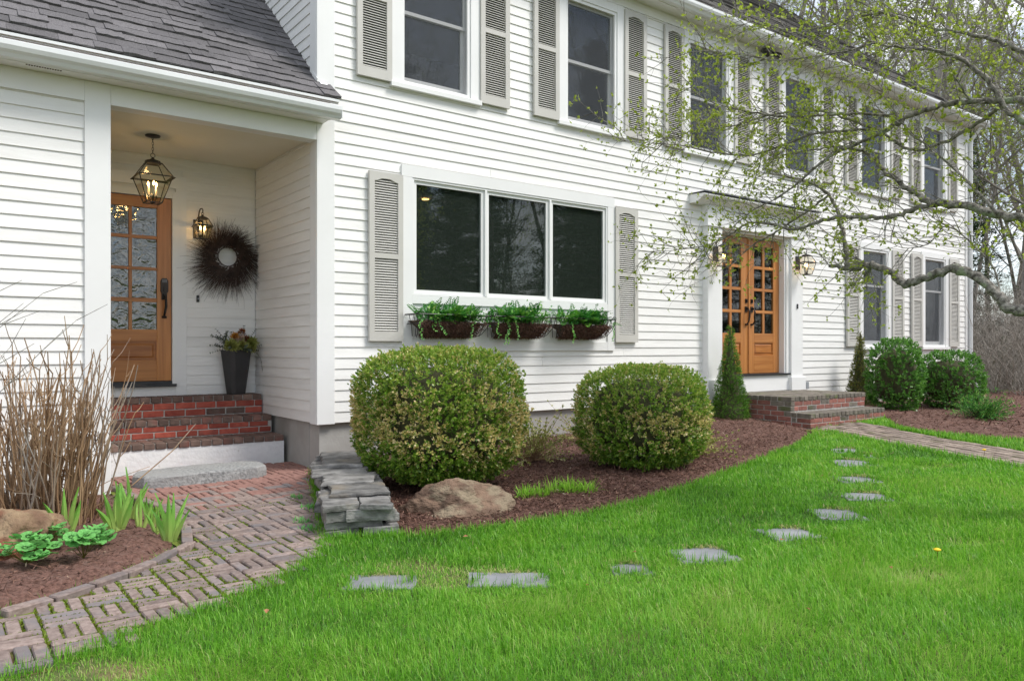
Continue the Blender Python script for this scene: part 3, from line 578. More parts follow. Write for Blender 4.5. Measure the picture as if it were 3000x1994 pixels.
# double front door with pilasters ---------------------------------
de = empty('entrance_surround', house)
def pil(x0, x1):
    m = MB(); m.box(x0, x1, -.085, .031, .74, 2.84); m.box(x0-.035, x1+.035, -.115, .031, .35, .739); link('pilaster', bevel(m.mesh('pilaster', m_trim), .004), de)
pil(5.565, 5.87); pil(7.508, 7.812)
m = MB(); m.box(5.545, 7.83, -.095, .031, 2.866, 3.13); m.box(5.535, 7.845, -.105, .031, 2.841, 2.865); m.build('frieze', m_trim, de)
pr = [(.03,3.131),(-.11,3.131),(-.13,3.145),(-.20,3.19),(-.235,3.215),(-.24,3.235),(.03,3.25)]
m = MB(); m.extx(pr, 5.30, 8.05); c_ = m.build('cornice', m_trim, de); recalc(c_.data)
m = MB(); m.box(5.29, 8.06, -.25, .025, 3.2515, 3.262); m.build('cornice_flashing', m_thresh, c_)
m = MB(); m.box(7.432, 7.507, -.05, .031, .78, 2.84); m.box(5.871, 5.89, -.05, .031, .78, 2.84); m.box(7.401, 7.431, -.03, .12, .775, 2.805); m.box(5.8905, 5.899, -.03, .12, .775, 2.805); m.box(5.8905, 7.431, -.048, .031, 2.8055, 2.84); m.box(5.9, 7.40, .0315, .12, 2.782, 2.805); m.build('jamb', m_trim, de)
m = MB(); m.box(5.871, 7.507, -.055, .031, .546, .775); m.build('kick_board', m_trim, de)
m = MB(); m.box(5.88, 7.49, -.085, .10, .7755, .80); m.build('threshold', m_thresh, de)
ROWS2 = [(2.381, 2.673), (2.055, 2.337), (1.73, 2.012), (1.392, 1.686)]
PAN2 = [(1.065, 1.262)]
for x0, x1, cols, fl, hx in ((6.652, 7.398, [(6.781, 6.990), (7.042, 7.252)], -1, 6.715), (5.902, 6.648, [(6.048, 6.214), (6.266, 6.474)], 1, 6.585)):
    dd = glazed_door('door', x0, x1, .806, 2.778, .055, cols, ROWS2, PAN2, m_pane_door); handle_set(dd, hx, .055, 1.70, flip=fl)
    m = MB(); m.obox((hx, .049, 1.86), (.021, 0, 0), (0, .006, 0), (0, 0, .03)); m.obox((hx, .036, 1.86), (.006, 0, 0), (0, .008, 0), (0, 0, .016)); m.build('deadbolt', m_bronze, dd)
m = MB(); m.box(6.632, 6.668, .038, .0545, .81, 2.77); link('astragal', bevel(m.mesh('astragal', m_woodv), .004), de)
# ------------------------------------------------------------------ bricks
BR = {}
def brickmesh(l, w, h, mat, nvar=3):
    key = (round(l, 3), round(w, 3), round(h, 3), mat.name)
    if key not in BR:
        L_ = []
        for k in range(nvar):
            m = MB(); m.box(-l/2, l/2, -w/2, w/2, -h/2, h/2); me = m.mesh('brick', mat)
            bevel(me, .0055)
            for v in me.vertices: v.co += Vector((random.uniform(-1, 1), random.uniform(-1, 1), random.uniform(-1, 1)))*.0013
            L_.append(me)
        BR[key] = L_
    return random.choice(BR[key])
def brick(parent, c, l, w, h, mat, rz=0, tilt=.004):
    return link('brick', brickmesh(l, w, h, mat), parent, c, (random.gauss(0, tilt), random.gauss(0, tilt), rz+random.gauss(0, tilt)))
def header_row(parent, x0, x1, y0, y1, z0, z1, mat, pitch=.102, jit=.003):
    n = int(round((x1-x0)/pitch)); p = (x1-x0)/n
    for i in range(n): brick(parent, (x0+p*(i+.5), (y0+y1)/2+random.uniform(-jit, jit), (z0+z1)/2+random.uniform(-.001, .001)), p-.010, y1-y0, z1-z0, mat)
def course(parent, x0, x1, y, z0, z1, mat, off=0., dep=.09, pitch=.205, mix=None, axis='x'):
    s = x0-off*pitch
    while s < x1-.02:
        a, b = max(s, x0), min(s+pitch-.011, x1)
        if b-a > .03:
            mt = mix if (mix and random.random() < .16) else mat
            c = ((a+b)/2, y+dep/2, (z0+z1)/2) if axis == 'x' else (y+dep/2, (a+b)/2, (z0+z1)/2)
            brick(parent, c, round((b-a)/.02)*.02 if b-a < .19 else b-a, dep, z1-z0, mt, 0 if axis == 'x' else PI/2, .003)
        s += pitch
# porch steps
ps = thing('brick_steps', 'three red and brown brick steps up to the porch door on a white plinth', 'steps')
m = MB(); m.box(-1.743, -.003, .842, 1.80, -.1, .229); m.build('plinth', m_plinth, ps)
m = MB(); m.box(-1.743, -.004, .846, 1.79, .2295, .281); m.box(-1.743, -.004, 1.206, 1.79, .2815, .462); m.box(-1.743, -.004, 1.523, 1.762, .4625, .668); m.build('mortar', m_mortar, ps)
for (y0, yb, z0, z1) in ((.83, 1.03, .2315, .289), (1.19, 1.39, .413, .470), (1.507, 1.70, .617, .675)):
    header_row(ps, -1.743, -.002, y0, yb, z0, z1, m_brickbrown)
header_row(ps, -1.743, -.002, 1.036, 1.20, .2315, .288, m_brickbrown); header_row(ps, -1.743, -.002, 1.396, 1.516, .413, .469, m_brickbrown); header_row(ps, -1.743, -.002, 1.706, 1.764, .617, .674, m_brickbrown)
course(ps, -1.742, -.01, 1.20, .2935, .3475, m_brickred, .15, mix=m_brickbrown); course(ps, -1.742, -.01, 1.20, .3555, .408, m_brickred, .65, mix=m_brickbrown)
course(ps, -1.742, -.0, 1.517, .4745, .538, m_brickred, .35, mix=m_brickbrown); course(ps, -1.742, -.0, 1.517, .547, .612, m_brickred, .85, mix=m_brickbrown)
# front steps at the double door
fs = thing('brick_steps', 'mossy brick landing with one lower step at the double doors', 'steps')
X0, X1 = 5.97, 7.80; g0 = .10
m = MB(); m.box(X0+.012, X1-.012, -1.075, .055, g0-.1, .532); m.box(X0+.012, X1-.012, -1.356, -1.076, g0-.1, .330); m.build('mortar', m_mortar, fs)
header_row(fs, X0, X1, -1.087, -.887, .486, .543, m_brickmoss); header_row(fs, X0, X1, -1.368, -1.168, .286, .343, m_brickmoss)
y = -.883
for i in range(9): 
    header_row(fs, X0+.10, X1, y, y+.096, .488, .5415+.001*(i % 2), m_brickmoss, .204); y += .101
header_row(fs, X0, X1, -1.162, -1.09, .286, .342, m_brickmoss)
n = 9
for i in range(n): brick(fs, (X0+.048, -.882+.0975*(i+.5), .5145), .092, .088, .056, m_brickmoss)
z = .484
for r in range(6):
    zt, zb = z-.004, z-.061
    if r < 2: course(fs, X0+.09, X1, -1.080, zb, zt, m_brickold, .5*(r % 2), mix=m_brickmoss)
    course(fs, -1.08, .03, X0+.006, zb, zt, m_brickold, .5*((r+1) % 2), mix=m_brickmoss, axis='y')
    z -= .0645
z = .284
for r in range(3):
    zt, zb = z-.004, z-.061; course(fs, X0+.09, X1, -1.361, zb, zt, m_brickold, .5*(r % 2), mix=m_brickmoss); course(fs, -1.36, -1.09, X0+.008, zb, zt, m_brickold, .4*(r % 2), mix=m_brickmoss, axis='y'); z -= .0645
# brick walkway ----------------------------------------------------
def sheet(name, poly, z, mat, label, dz=lambda x: 0):
    m = MB(); m.add([(x, y, z+float(dz(x))) for x, y in poly], [tuple(range(len(poly)))]); o = m.build(name, mat); tag(o, kind='structure', label=label); return o
mm = MB()
px = [p[0] for p in PATH]; py = [p[1] for p in PATH]; st = .06
X = np.arange(min(px), max(px), st); Y = np.arange(min(py), max(py), st); gx, gy = np.meshgrid(X, Y, indexing='ij'); k = (inpoly(gx, gy, PATH) | (polydist(gx, gy, PATH) < .07)).ravel()
V = np.stack([gx, gy, .003+.0035*rng.normal(size=gx.shape)], -1).reshape(-1, 3); I = np.arange(gx.size).reshape(gx.shape); Q = np.stack([I[:-1,:-1], I[1:,:-1], I[1:,1:], I[:-1,1:]], -1).reshape(-1, 4); Q = Q[k[Q].all(1)]
walk = link('walkway', npmesh('walkway', V, Q, np.zeros((0, 3), int), m_joint, smooth=True)); tag(walk, 'mossy basketweave brick walkway from the lawn to the porch steps', kind='structure')
U_ = .184; cand = []
for i in range(-24, 8):
    for j in range(-22, 12):
        ox, oy = -1.06+i*U_, -1.0+j*U_
        for k_ in range(3):
            if (i+j) % 2: c = (ox+(k_+.5)*U_/3, oy+U_/2); rz = PI/2
            else: c = (ox+U_/2, oy+(k_+.5)*U_/3); rz = 0
            cand.append((c, rz))
EDGE = PATH[:12]
cx_ = np.array([c[0][0] for c in cand]); cy_ = np.array([c[0][1] for c in cand])
ok = inpoly(cx_, cy_, PATH); de_ = np.full(len(cand), 9.)
for i in range(len(EDGE)-1):
    (xa, ya_), (xb, yb_) = EDGE[i], EDGE[i+1]; dx, dy = xb-xa, yb_-ya_; t = np.clip(((cx_-xa)*dx+(cy_-ya_)*dy)/(dx*dx+dy*dy), 0, 1); de_ = np.minimum(de_, np.hypot(cx_-xa-t*dx, cy_-ya_-t*dy))
sel = [cand[i] for i in range(len(cand)) if ok[i] and de_[i] > .068 and not (cy_[i] > .76)]
sel.sort(key=lambda s: math.hypot(s[0][0]+2.898, s[0][1]+6.927))
JO = []
for (c, rz) in sel[:300]:
    pinky = random.random() < float(sstep(-1.5, .25, c[1]))
    z = -.008+.004*math.sin(c[0]*2.1+c[1]*1.3)+random.gauss(0, .0018)
    link('brick', brickmesh(.1725, .0515, .055, m_paverpink if pinky else m_paver, 5), walk, (c[0]+random.gauss(0, .002), c[1]+random.gauss(0, .002), z), (random.gauss(0, .012), random.gauss(0, .012), rz+random.gauss(0, .012)))
    JO.append((c, rz))
m = MB()
for (c, rz) in sel[300:]:
    m.cur = int(random.random() > float(sstep(-1.5, .25, c[1]))); me = brickmesh(.1725, .0515, .055, m_paverpink, 5); M_ = Matrix.Translation((c[0], c[1], -.009+random.gauss(0, .002)))@Matrix.Rotation(rz, 4, 'Z'); m.add([M_@v.co for v in me.vertices], [tuple(p.vertices) for p in me.polygons])
if m.v: m.build('bricks', [m_paverpink, m_paver], walk)['kind'] = 'stuff'
# edging bricks along the bed
acc = 0; pts = []
for i in range(len(EDGE)-2):
    a, b = Vector(EDGE[i]).to_3d(), Vector(EDGE[i+1]).to_3d(); l = (b-a).length; s = acc
    while s < l:
        p = a+(b-a)*(s/l); pts.append((p, math.atan2((b-a).y, (b-a).x))); s += .208
    acc = s-l
p0 = Vector((-2.66, -2.876, 0)); d0 = Vector((-.64, -.224, 0)).normalized()
for i in range(5): pts.append((p0+d0*(.1+.208*i), math.atan2(d0.y, d0.x)))
for p, a in pts:
    q = p+Vector((math.cos(a), math.sin(a), 0))*.1; link('brick', brickmesh(.2, .0625, .075, m_paver, 5), walk, (q.x+.03*math.sin(a), q.y-.03*math.cos(a), .0), (random.gauss(0, .02), random.gauss(0, .02), a+random.gauss(0, .015)))
# moss in the joints
N_ = 26000; k_ = rng.integers(0, len(JO), N_); c = np.array([JO[i][0] for i in k_]); rz = np.array([JO[i][1] for i in k_])
u = rng.uniform(-.09, .09, N_); v = rng.choice([-1, 1], N_)*(.0307+rng.normal(0, .0026, N_)); e = rng.random(N_) < .35; u2 = np.where(e, rng.choice([-1, 1], N_)*(.092+rng.normal(0, .003, N_)), u); v2 = np.where(e, rng.uniform(-.03, .03, N_), v)
x = c[:, 0]+u2*np.cos(rz)-v2*np.sin(rz); y = c[:, 1]+u2*np.sin(rz)+v2*np.cos(rz); P = np.stack([x, y, 0*x+.008], 1)
k = (vnoise(P, 2.3)+.5*vnoise(P, 6.1)+.28*sstep(-.2, -1.6, y) > .02) & (y < -.4); P = P[k]; n = len(P); dr = rdir(n); dr[:, 2] = np.abs(dr[:, 2])+.3
o = link('moss', leaves('moss', P, dr, rdir(n), rng.uniform(.008, .02, n), rng.uniform(.005, .011, n), rng.random(n), m_moss)); tag(o, 'yellow green moss growing in the walkway joints', 'moss', kind='stuff')
# tan brick path by the front steps
m = MB(); m.add([(x, y, float(Th(x))+.006) for x, y in PATH2], [tuple(range(len(PATH2)))]); path2 = m.build('path', m_joint); tag(path2, 'worn tan brick path leading from the mossy landing', kind='structure')
a2 = R(64); ca, sa = math.cos(a2), math.sin(a2); c2 = []
for i in range(-40, 40):
    for j in range(-40, 40):
        lx, ly = (i+.5*(j % 2))*.206, j*.104; c2.append((5.8+lx*ca-ly*sa, -3+lx*sa+ly*ca))
c2 = np.array(c2); c2 = c2[inpoly(c2[:, 0], c2[:, 1], PATH2) & (polydist(c2[:, 0], c2[:, 1], PATH2) > .03) & (c2[:, 1] > -5.2)]
for x, y in c2[:300]: link('brick', brickmesh(.196, .094, .05, m_pathold, 4), path2, (x, y, float(Th(x))-.008+random.gauss(0, .0025)), (random.gauss(0, .014), random.gauss(0, .014), a2+random.gauss(0, .02)))

# ------------------------------------------------------------------ stones
def stone(name, poly, z0, z1, mat, parent=None, rough=.006, chamfer=.006, sub=.06, warp=.01, loc=(0, 0, 0), rz=0, tilt=(0, 0)):
    """irregular slab: ragged outline, split sides, uneven top"""
    pts = []
    n = len(poly)
    for i in range(n):
        a, b = Vector(poly[i]), Vector(poly[(i+1) % n]); k = max(1, int((b-a).length/sub))
        for j in range(k):
            p = a+(b-a)*(j/k); pts.append((p.x+random.uniform(-1, 1)*rough, p.y+random.uniform(-1, 1)*rough))
    n = len(pts); cxp = sum(p[0] for p in pts)/n; cyp = sum(p[1] for p in pts)/n; o_ = random.uniform(0, 99)
    def zz(x, y, z): return z+warp*fnoise((x+o_, y, 0), 5)
    P = []; lay = [(z0+(z1-z0)*.02, .985), (z0+(z1-z0)*.3, 1.0), (z0+(z1-z0)*.7, .995), (z1-chamfer, .99), (z1, .965)]
    for z, s in lay:
        for x, y in pts:
            j = random.uniform(-1, 1)*rough*.7; f_ = s+(j if s < 1 and z < z1 else 0); P.append((cxp+(x-cxp)*f_, cyp+(y-cyp)*f_, zz(x, y, z) if z > z1-chamfer*1.1 else z+random.uniform(-1, 1)*rough*.3))
    F = [(l*n+i, l*n+(i+1) % n, (l+1)*n+(i+1) % n, (l+1)*n+i) for l in range(4) for i in range(n)]
    for s in (.66, .33):
        P += [(cxp+(x-cxp)*s, cyp+(y-cyp)*s, zz(cxp+(x-cxp)*s, cyp+(y-cyp)*s, z1)+.001) for x, y in pts]
    F += [(l*n+i, l*n+(i+1) % n, (l+1)*n+(i+1) % n, (l+1)*n+i) for l in (4, 5) for i in range(n)]
    P.append((cxp, cyp, zz(cxp, cyp, z1)+.001)); F += [(6*n+i, 6*n+(i+1) % n, 7*n) for i in range(n)]; F.append(tuple(range(n-1, -1, -1)))
    m = MB(); m.add(P, F); o = m.build(name, mat, parent, loc=loc, rot=(tilt[0], tilt[1], rz)); recalc(o.data); return o
sw_ = thing('stone_wall', 'low dry stacked grey slate wall between walkway and mulch bed', 'stone wall')
A_ = Vector((-.95, -2.44)); B_ = Vector((-.02, -.16)); D_ = (B_-A_).normalized(); NR = Vector((D_.y, -D_.x))
def quad(s0, s1, w0, w1, j=.026):
    rr_ = random.uniform(-.03, .03); q = [A_+D_*(s0+rr_)+NR*w0, A_+D_*(s0-rr_)+NR*w1, A_+D_*(s1+rr_*.3)+NR*w1, A_+D_*(s1-rr_*.3)+NR*w0]; return [(p.x+random.uniform(-j, j), p.y+random.uniform(-j, j)) for p in q]
Lw = 2.34
for s0, s1, w0, w1, z0, z1 in ((.0, .27, .0, .225, -.03, .058), (-.02, .24, .25, .50, -.03, .078), (.24, .50, .02, .30, -.03, .07), (.26, .5, .31, .5, -.03, .08), (.03, .34, -.015, .405, .066, .120), (.08, .30, .41, .52, .085, .15), (.34, .6, .0, .46, .074, .13),
                               (.0, .22, -.03, .115, .128, .208), (-.015, .30, .122, .47, .126, .212), (.23, .5, -.02, .115, .14, .20), (.31, .62, .12, .46, .137, .21), (-.03, .30, -.03, .212, .216, .262), (-.035, .25, .226, .465, .218, .258), (.255, .5, .225, .48, .216, .25), (.31, .56, -.06, .215, .212, .247)):
    stone('stone', quad(s0, s1, w0*.86, w1*.86, .014), z0*.80, z1*.80, m_slate, sw_, .008, .003, .05, .007)
z = -.03
for h in (.06, .045, .062, .04, .05):
    s = .5+random.uniform(-.06, .06)
    while s < Lw:
        l = random.uniform(.18, .42); c = random.uniform(.17, .28); hh = h*random.uniform(.75, 1.12)
        for w0, w1 in ((random.uniform(-.07, .03), c), (c+.01, .40+random.uniform(-.02, .04))):
            if random.random() < .94: stone('stone', quad(s, min(s+l, Lw+.05)-.008, w0, w1, .03), z, z+hh, m_slate, sw_, .011, .004, .06, .008)
        s += l
    z += h*.9
for q, z0, z1 in ((quad(.24, .66, .0, .38, .03), .208, .232), (quad(.60, 1.02, -.02, .36, .03), .215, .24), (quad(.98, 1.4, -.07, .33, .03), .222, .245), (quad(1.25, 1.33, -.12, .28, .02), .246, .27), (quad(1.4, 1.85, .0, .38, .03), .222, .246), (quad(1.8, 2.3, -.03, .38, .03), .215, .24)): stone('stone', q, z0, z1, m_slate, sw_, .012, .004, .06, .006)
gs = stone('granite_step', [(-1.50, -.03), (-1.35, -.06), (-.9, -.035), (-.56, -.03), (-.44, .09), (-.43, .30), (-.50, .42), (-1.0, .46), (-1.50, .36), (-1.57, .15)], -.02, .115, m_granite, None, .012, .012, .07, .004)
tag(gs, 'long rough grey granite slab lying before the porch steps', 'stone slab')
for i, (x, y, a, b, rz) in enumerate(FLAGS):
    hx, hy = a/2*1.08, b/2*1.10; j_ = lambda: random.uniform(.95, 1.03); poly = [(-hx*j_(), -hy*j_()), (hx*.1, -hy*.98), (hx*j_(), -hy*j_()), (hx*j_(), hy*j_()), (-hx*.1, hy*j_()), (-hx*j_(), hy*j_())]
    o = stone('flagstone', poly, -.04, .006, m_flag, None, .008, .004, .07, .003, loc=(x, y, float(Th(x))), rz=rz)
    od = ['first', 'second', 'third', 'fourth', 'fifth', 'sixth', 'seventh', 'eighth', 'ninth', 'tenth'][min(i, 9)]
    tag(o, f'grey flagstone in the lawn, {od} counted from the basketweave walkway' if i < 10 else 'small sliver of flagstone beside the ninth and tenth stepping stones', 'flagstone', 'stepping stones across the lawn')
def boulder(name, c, r, mat, label, seed, flat=.55, rz=0):
    bm = bmesh.new(); bmesh.ops.create_icosphere(bm, subdivisions=5, radius=1)
    cuts = [(Vector((random.Random(seed+i).gauss(0, 1), random.Random(seed+i+50).gauss(0, 1), random.Random(seed+i+99).gauss(.3, .8))).normalized(), random.Random(seed+i+7).uniform(.62, .92)) for i in range(13)]
    for v in bm.verts:
        p = v.co.copy()
        for n_, d_ in cuts:
            e = p.dot(n_)-d_
            if e > 0: p -= n_*e*.88
        p += v.co*(.13*fnoise(v.co, 1.9, seed)+.075*fnoise(v.co, 5, seed)+.04*fnoise(v.co, 11, seed)+.02*fnoise(v.co, 25, seed)); v.co = Vector((p.x*r[0], p.y*r[1], p.z*r[2]))
    me = bpy.data.meshes.new(name); bm.to_mesh(me); bm.free(); me.materials.append(mat); me.polygons.foreach_set('use_smooth', [True]*len(me.polygons))
    return tag(link(name, me, None, c, (0, 0, rz)), label, 'rock')
boulder('boulder', (.02, -2.36, .02), (.43, .27, .275), m_rock, 'brown fieldstone boulder in the mulch under the large boxwood', 3, rz=-.55)
boulder('boulder', (-2.58, -1.72, .05), (.36, .30, .25), m_rock2, 'ochre and rust boulder beside the bare stems', 21, rz=.2)

# ------------------------------------------------------------------ lanterns
def ring4(s, z, c=(0, 0)): return [Vector((c[0]+i*s, c[1]+j*s, z)) for i, j in ((-1, -1), (1, -1), (1, 1), (-1, 1))]
def lantern(t, zb, sb, ze, se, zt, st, br=.0045, candles=((0, 0),), brim=.02, power=2.0):
    b, e, u = ring4(sb, zb), ring4(se, ze), ring4(st, zt); f = MB()
    for i in range(4):
        j = (i+1) % 4
        for p, q in ((b[i], b[j]), (e[i], e[j]), (u[i], u[j]), (b[i], e[i]), (e[i], u[i])): f.tube([p, q], br*1.15, 4)
    f.obox((0, 0, zb-.001), (sb, 0, 0), (0, .006, 0), (0, 0, .002)); f.obox((0, 0, zb-.001), (.006, 0, 0), (0, sb, 0), (0, 0, .002))
    E2 = ring4(se+brim, ze-.012)
    f.add(e+E2, [(i, (i+1) % 4, 4+(i+1) % 4, 4+i) for i in range(4)]); f.build('frame', m_iron, t)
    for i in range(4):
        j = (i+1) % 4
        g = MB(); g.add([b[i], b[j], e[j], e[i]], [(0, 1, 2, 3)]); g.build('pane', m_lglass, t); g = MB(); g.add([e[i], e[j], u[j], u[i]], [(0, 1, 2, 3)]); g.build('pane', m_lglass, t)
    sc_ = (ze-zb)
    a = MB(); a.tube([(0, 0, zb), (0, 0, zb+sc_*.28)], .005, 6); a.lathe([(.02, 0), (.024, .008), (.01, .016)], (0, 0, zb+.0), 10)
    for cx, cy in candles: a.tube([(0, 0, zb+sc_*.16), (cx*.7, cy*.7, zb+sc_*.10), (cx, cy, zb+sc_*.2), (cx, cy, zb+sc_*.32)], .004, 6)
    a.build('arm', m_bronze, t)
    for cx, cy in candles:
        k = MB(); k.lathe([(.0115, 0), (.0115, sc_*.36)], (cx, cy, zb+sc_*.30), 10); k.build('candle', m_candle, t)
        k = MB(); k.lathe([(.004, 0), (.0095, .012), (.008, .026), (.002, .043)], (cx, cy, zb+sc_*.66), 8); k.build('bulb', m_bulb, t, smooth=True)
    lt = bpy.data.lights.new('lamp_light', 'POINT'); lt.energy = power; lt.color = (1, .66, .30); lt.shadow_soft_size = .02
    lo = bpy.data.objects.new('lamp_light', lt); COL.objects.link(lo); lo.parent = t; lo.location = (0, 0, zb+sc_*.72)
# hanging porch lantern
t = thing('pendant_lantern', 'large black framed glass lantern hanging on a chain from the porch ceiling', 'lantern', (-1.224, .971, 0))
lantern(t, 2.545, .068, 2.788, .146, 2.915, .066, .0045, ((.035, .02), (-.035, .025), (0, -.04)), .022, .6)
m = MB(); m.lathe([(.068, 0), (.066, -.010), (.03, -.018)], (0, 0, 3.181), 20); m.build('ceiling_plate', m_iron, t)
m = MB(); m.lathe([(.060, 2.915), (.072, 2.925), (.066, 2.940), (.03, 2.952), (.012, 2.965), (.008, 2.975)], (0, 0, 0), 12); m.build('cap', m_iron, t)
m = MB(); z = 2.985
m.tube([(.020*math.cos(a), 0, 2.992+.020*math.sin(a)) for a in np.linspace(0, 2*PI, 13)], .003, 5, False)
for i in range(6):
    zc = 3.027+i*.026; s_, c_ = (1, 0) if i % 2 else (0, 1)
    m.tube([(.008*math.cos(a)*s_, .008*math.cos(a)*c_, zc+.017*math.sin(a)) for a in np.linspace(0, 2*PI, 11)], .0022, 5, False)
m.build('chain', m_iron, t)
def wall_lantern(label, x, y, yb, zb, sb, ze, se, zt, st, power, grp):
    t = thing('wall_lantern', label, 'lantern', (x, y, 0), 0, grp); d = yb-y
    lantern(t, zb, sb, ze, se, zt, st, .0042, ((.022, 0), (-.022, 0)), .014, power)
    m = MB(); m.lathe([(st*.9, zt), (st+.012, zt+.01), (st*.9, zt+.02), (.014, zt+.03), (.010, zt+.045)], (0, 0, 0), 12); m.build('cap', m_iron, t)
    m = MB(); zc = zt-.02; m.box(-.05, .05, d-.014, d-.001, zc-.17, zc+.03); m.build('backplate', m_iron, t)
    m = MB(); pts = [(0, d-.01, zc-.0), (0, d-.02, zt+.05), (0, d-.05, zt+.095), (0, d*.5, zt+.118), (0, .02, zt+.112), (0, -.012, zt+.09), (0, -.008, zt+.065), (0, .006, zt+.062)]
    m.tube(pts, [.007, .007, .007, .007, .0065, .006, .005, .004], 7); m.tube([(.012*math.cos(a), 0, zt+.055+.014*math.sin(a)) for a in np.linspace(0, 2*PI, 11)], .0028, 5, False); m.build('bracket', m_iron, t)
wall_lantern('small lit black lantern on the porch back wall beside the wreath', -.602, 1.60, 1.773, 2.330, .048, 2.470, .080, 2.540, .046, .25, None)
wall_lantern('lit black wall lantern on the pilaster farther from the wreath porch, clear of branches', 7.66, -.235, -.086, 2.285, .060, 2.465, .102, 2.560, .056, .10, 'wall lanterns beside the double doors')
wall_lantern('lit black wall lantern on the pilaster partly hidden by twigs', 5.715, -.235, -.086, 2.285, .060, 2.465, .102, 2.560, .056, .10, 'wall lanterns beside the double doors')
for lab, x, y, z in (('black doorbell button on the porch back wall under the wreath', -.605, 1.766, 1.705), ('black doorbell button on the pilaster beside the double doors', 7.655, -.092, 1.81)):
    t = thing('doorbell', lab, 'doorbell'); m = MB(); m.box(x-.014, x+.014, y-.008, y+.008, z-.036, z+.036); link('plate', bevel(m.mesh('plate', m_rubber), .003), t); m = MB(); m.obox((x, y-.010, z), (.006, 0, 0), (0, .003, 0), (0, 0, .008)); m.build('button', m_pvc, t)
t = thing('outlet_box', 'grey outdoor outlet box at the foot of the pilaster', 'outlet'); m = MB(); m.box(7.86, 7.93, -.10, -.0, .546, .66); link('box', bevel(m.mesh('box', m_pvc), .006), t); m = MB(); m.box(7.862, 7.928, -.112, -.1005, .55, .655); m.build('cover', m_pvc, t)
t = thing('floodlight', 'black twin floodlight under the eaves behind the branches', 'floodlight'); m = MB()
m.lathe([(.05, 0), (.05, .02)], (6.95, -.07, 5.545), 14); m.build('base', m_iron, t)
for x in (6.83, 7.07):
    m = MB(); p = Vector((x, -.10, 5.50)); m.tube([(6.95, -.07, 5.55), (x, -.09, 5.53)], .012, 6); m.tube([p+Vector((0, .05, .03)), p, p+Vector((0, -.06, -.045))], [.03, .045, .062], 12); m.build('lamp_head', m_iron, t)
# kitchen faucet, interior lamp, downlight seen through the glass
t = thing('kitchen_faucet', 'tall steel gooseneck faucet behind the middle pane of the triple window', 'faucet', (2.47, .38, 0))
m = MB(); m.tube([(0, 0, 1.60), (0, 0, 2.0), (-.01, 0, 2.04), (-.05, -.01, 2.075), (-.09, -.015, 2.05), (-.11, -.02, 2.0), (-.12, -.02, 1.93)], .010, 8); m.build('spout', m_chrome, t, smooth=True)
m = MB(); m.tube([(-.03, .03, 1.6), (-.03, .03, 2.32)], .006, 6); m.build('riser', m_chrome, t)
m = MB(); m.lathe([(.013, 0), (.018, .02), (.016, .06)], (-.12, -.02, 1.875), 10); m.build('spray_head', m_chrome, t)
m = MB(); m.box(-1.2, 1.0, -.15, .4, 1.55, 1.6); m.build('countertop', m_dark, t)
t = thing('table_lamp', 'lit orange shaded lamp behind the upper window second from the far corner', 'lamp', (10.42, .85, 0)); m = MB(); m.lathe([(.15, 4.42), (.08, 4.62)], (0, 0, 0), 16, False); m.build('lamp_shade', m_lampshade, t); m = MB(); m.lathe([(.06, 3.9), (.05, 4.1), (.02, 4.3), (.012, 4.45)], (0, 0, 0), 10); m.build('base', m_candle, t)
m = MB(); m.lathe([(.045, 0), (.045, .006)], (2.06, 1.5, 3.035), 14); tag(m.build('downlight', m_glow), 'small round lit ceiling light seen through the first pane of the triple window', 'ceiling light')
# ------------------------------------------------------------------ wreath and planter
t = thing('wreath', 'dark twig wreath swirling on the porch back wall', 'wreath', (-.315, 1.705, 2.168)); t.scale = (.88, .9, .88); m = MB()
for i in range(1900):
    th = random.uniform(0, 2*PI); r0 = random.triangular(.108, .25, .15); y0 = random.uniform(-.035, .045); L_ = random.triangular(.08, .42, .15)*(1.15 if -2.4 < math.atan2(math.sin(th), math.cos(th)) < .6 else .85)
    p = Vector((r0*math.cos(th), y0, r0*math.sin(th))); d = Vector((math.cos(th)*.55+math.sin(th)*.95, random.uniform(-.25, .12), math.sin(th)*.55-math.cos(th)*.95)); d += Vector((random.gauss(0, .2), 0, random.gauss(0, .2))); d.normalize()
    pts = [p]; dd = d.copy(); cv = random.uniform(-.5, .4)
    for k in range(4):
        ph = math.atan2(p.z, p.x); dd = (dd+Vector((math.cos(ph), 0, math.sin(ph)))*(.26+cv*.3)+Vector((random.gauss(0, .13), random.gauss(0, .06), random.gauss(0, .13)-.05))).normalized(); p = p+dd*L_/4
        if p.y > .062: p.y = .062
        pts.append(p)
    m.tube(pts, [.0024, .0022, .0018, .0015, .0010], 3, False)
for i in range(60):    # wispy tips
    th = random.uniform(.9, 3.9); p = Vector((.22*math.cos(th), 0, .22*math.sin(th))); pts = [p]; d = Vector((math.cos(th)+.3*math.sin(th), 0, math.sin(th)-.3*math.cos(th)))
    for k in range(5): d = (d+Vector((random.gauss(0, .3), 0, random.gauss(0, .3)))).normalized(); p = p+d*.045; pts.append(p)
    m.tube(pts, .0013, 3, False)
m.build('twigs', m_wreath, t)
m = MB()
for k in range(7): m.tube([((.118+.006*math.sin(3*a+k))*math.cos(a), -.02+.008*math.sin(2*a+k*1.7), (.118+.006*math.sin(3*a+k))*math.sin(a)) for a in np.linspace(0, 2*PI, 40)], .0022, 4, False)
m.build('ring', m_wreath, t)
t = thing('planter', 'tall tapered charcoal planter with dried flowers at the porch corner', 'planter', (-.245, 1.625, .676), R(14)); m = MB()
def octo(w, c): return [(-w+c, -w), (w-c, -w), (w, -w+c), (w, w-c), (w-c, w), (-w+c, w), (-w, w-c), (-w, -w+c)]
prf = [(.092, 0), (.094, .01), (.150, .455), (.154, .475), (.145, .476), (.138, .44)]; P = []
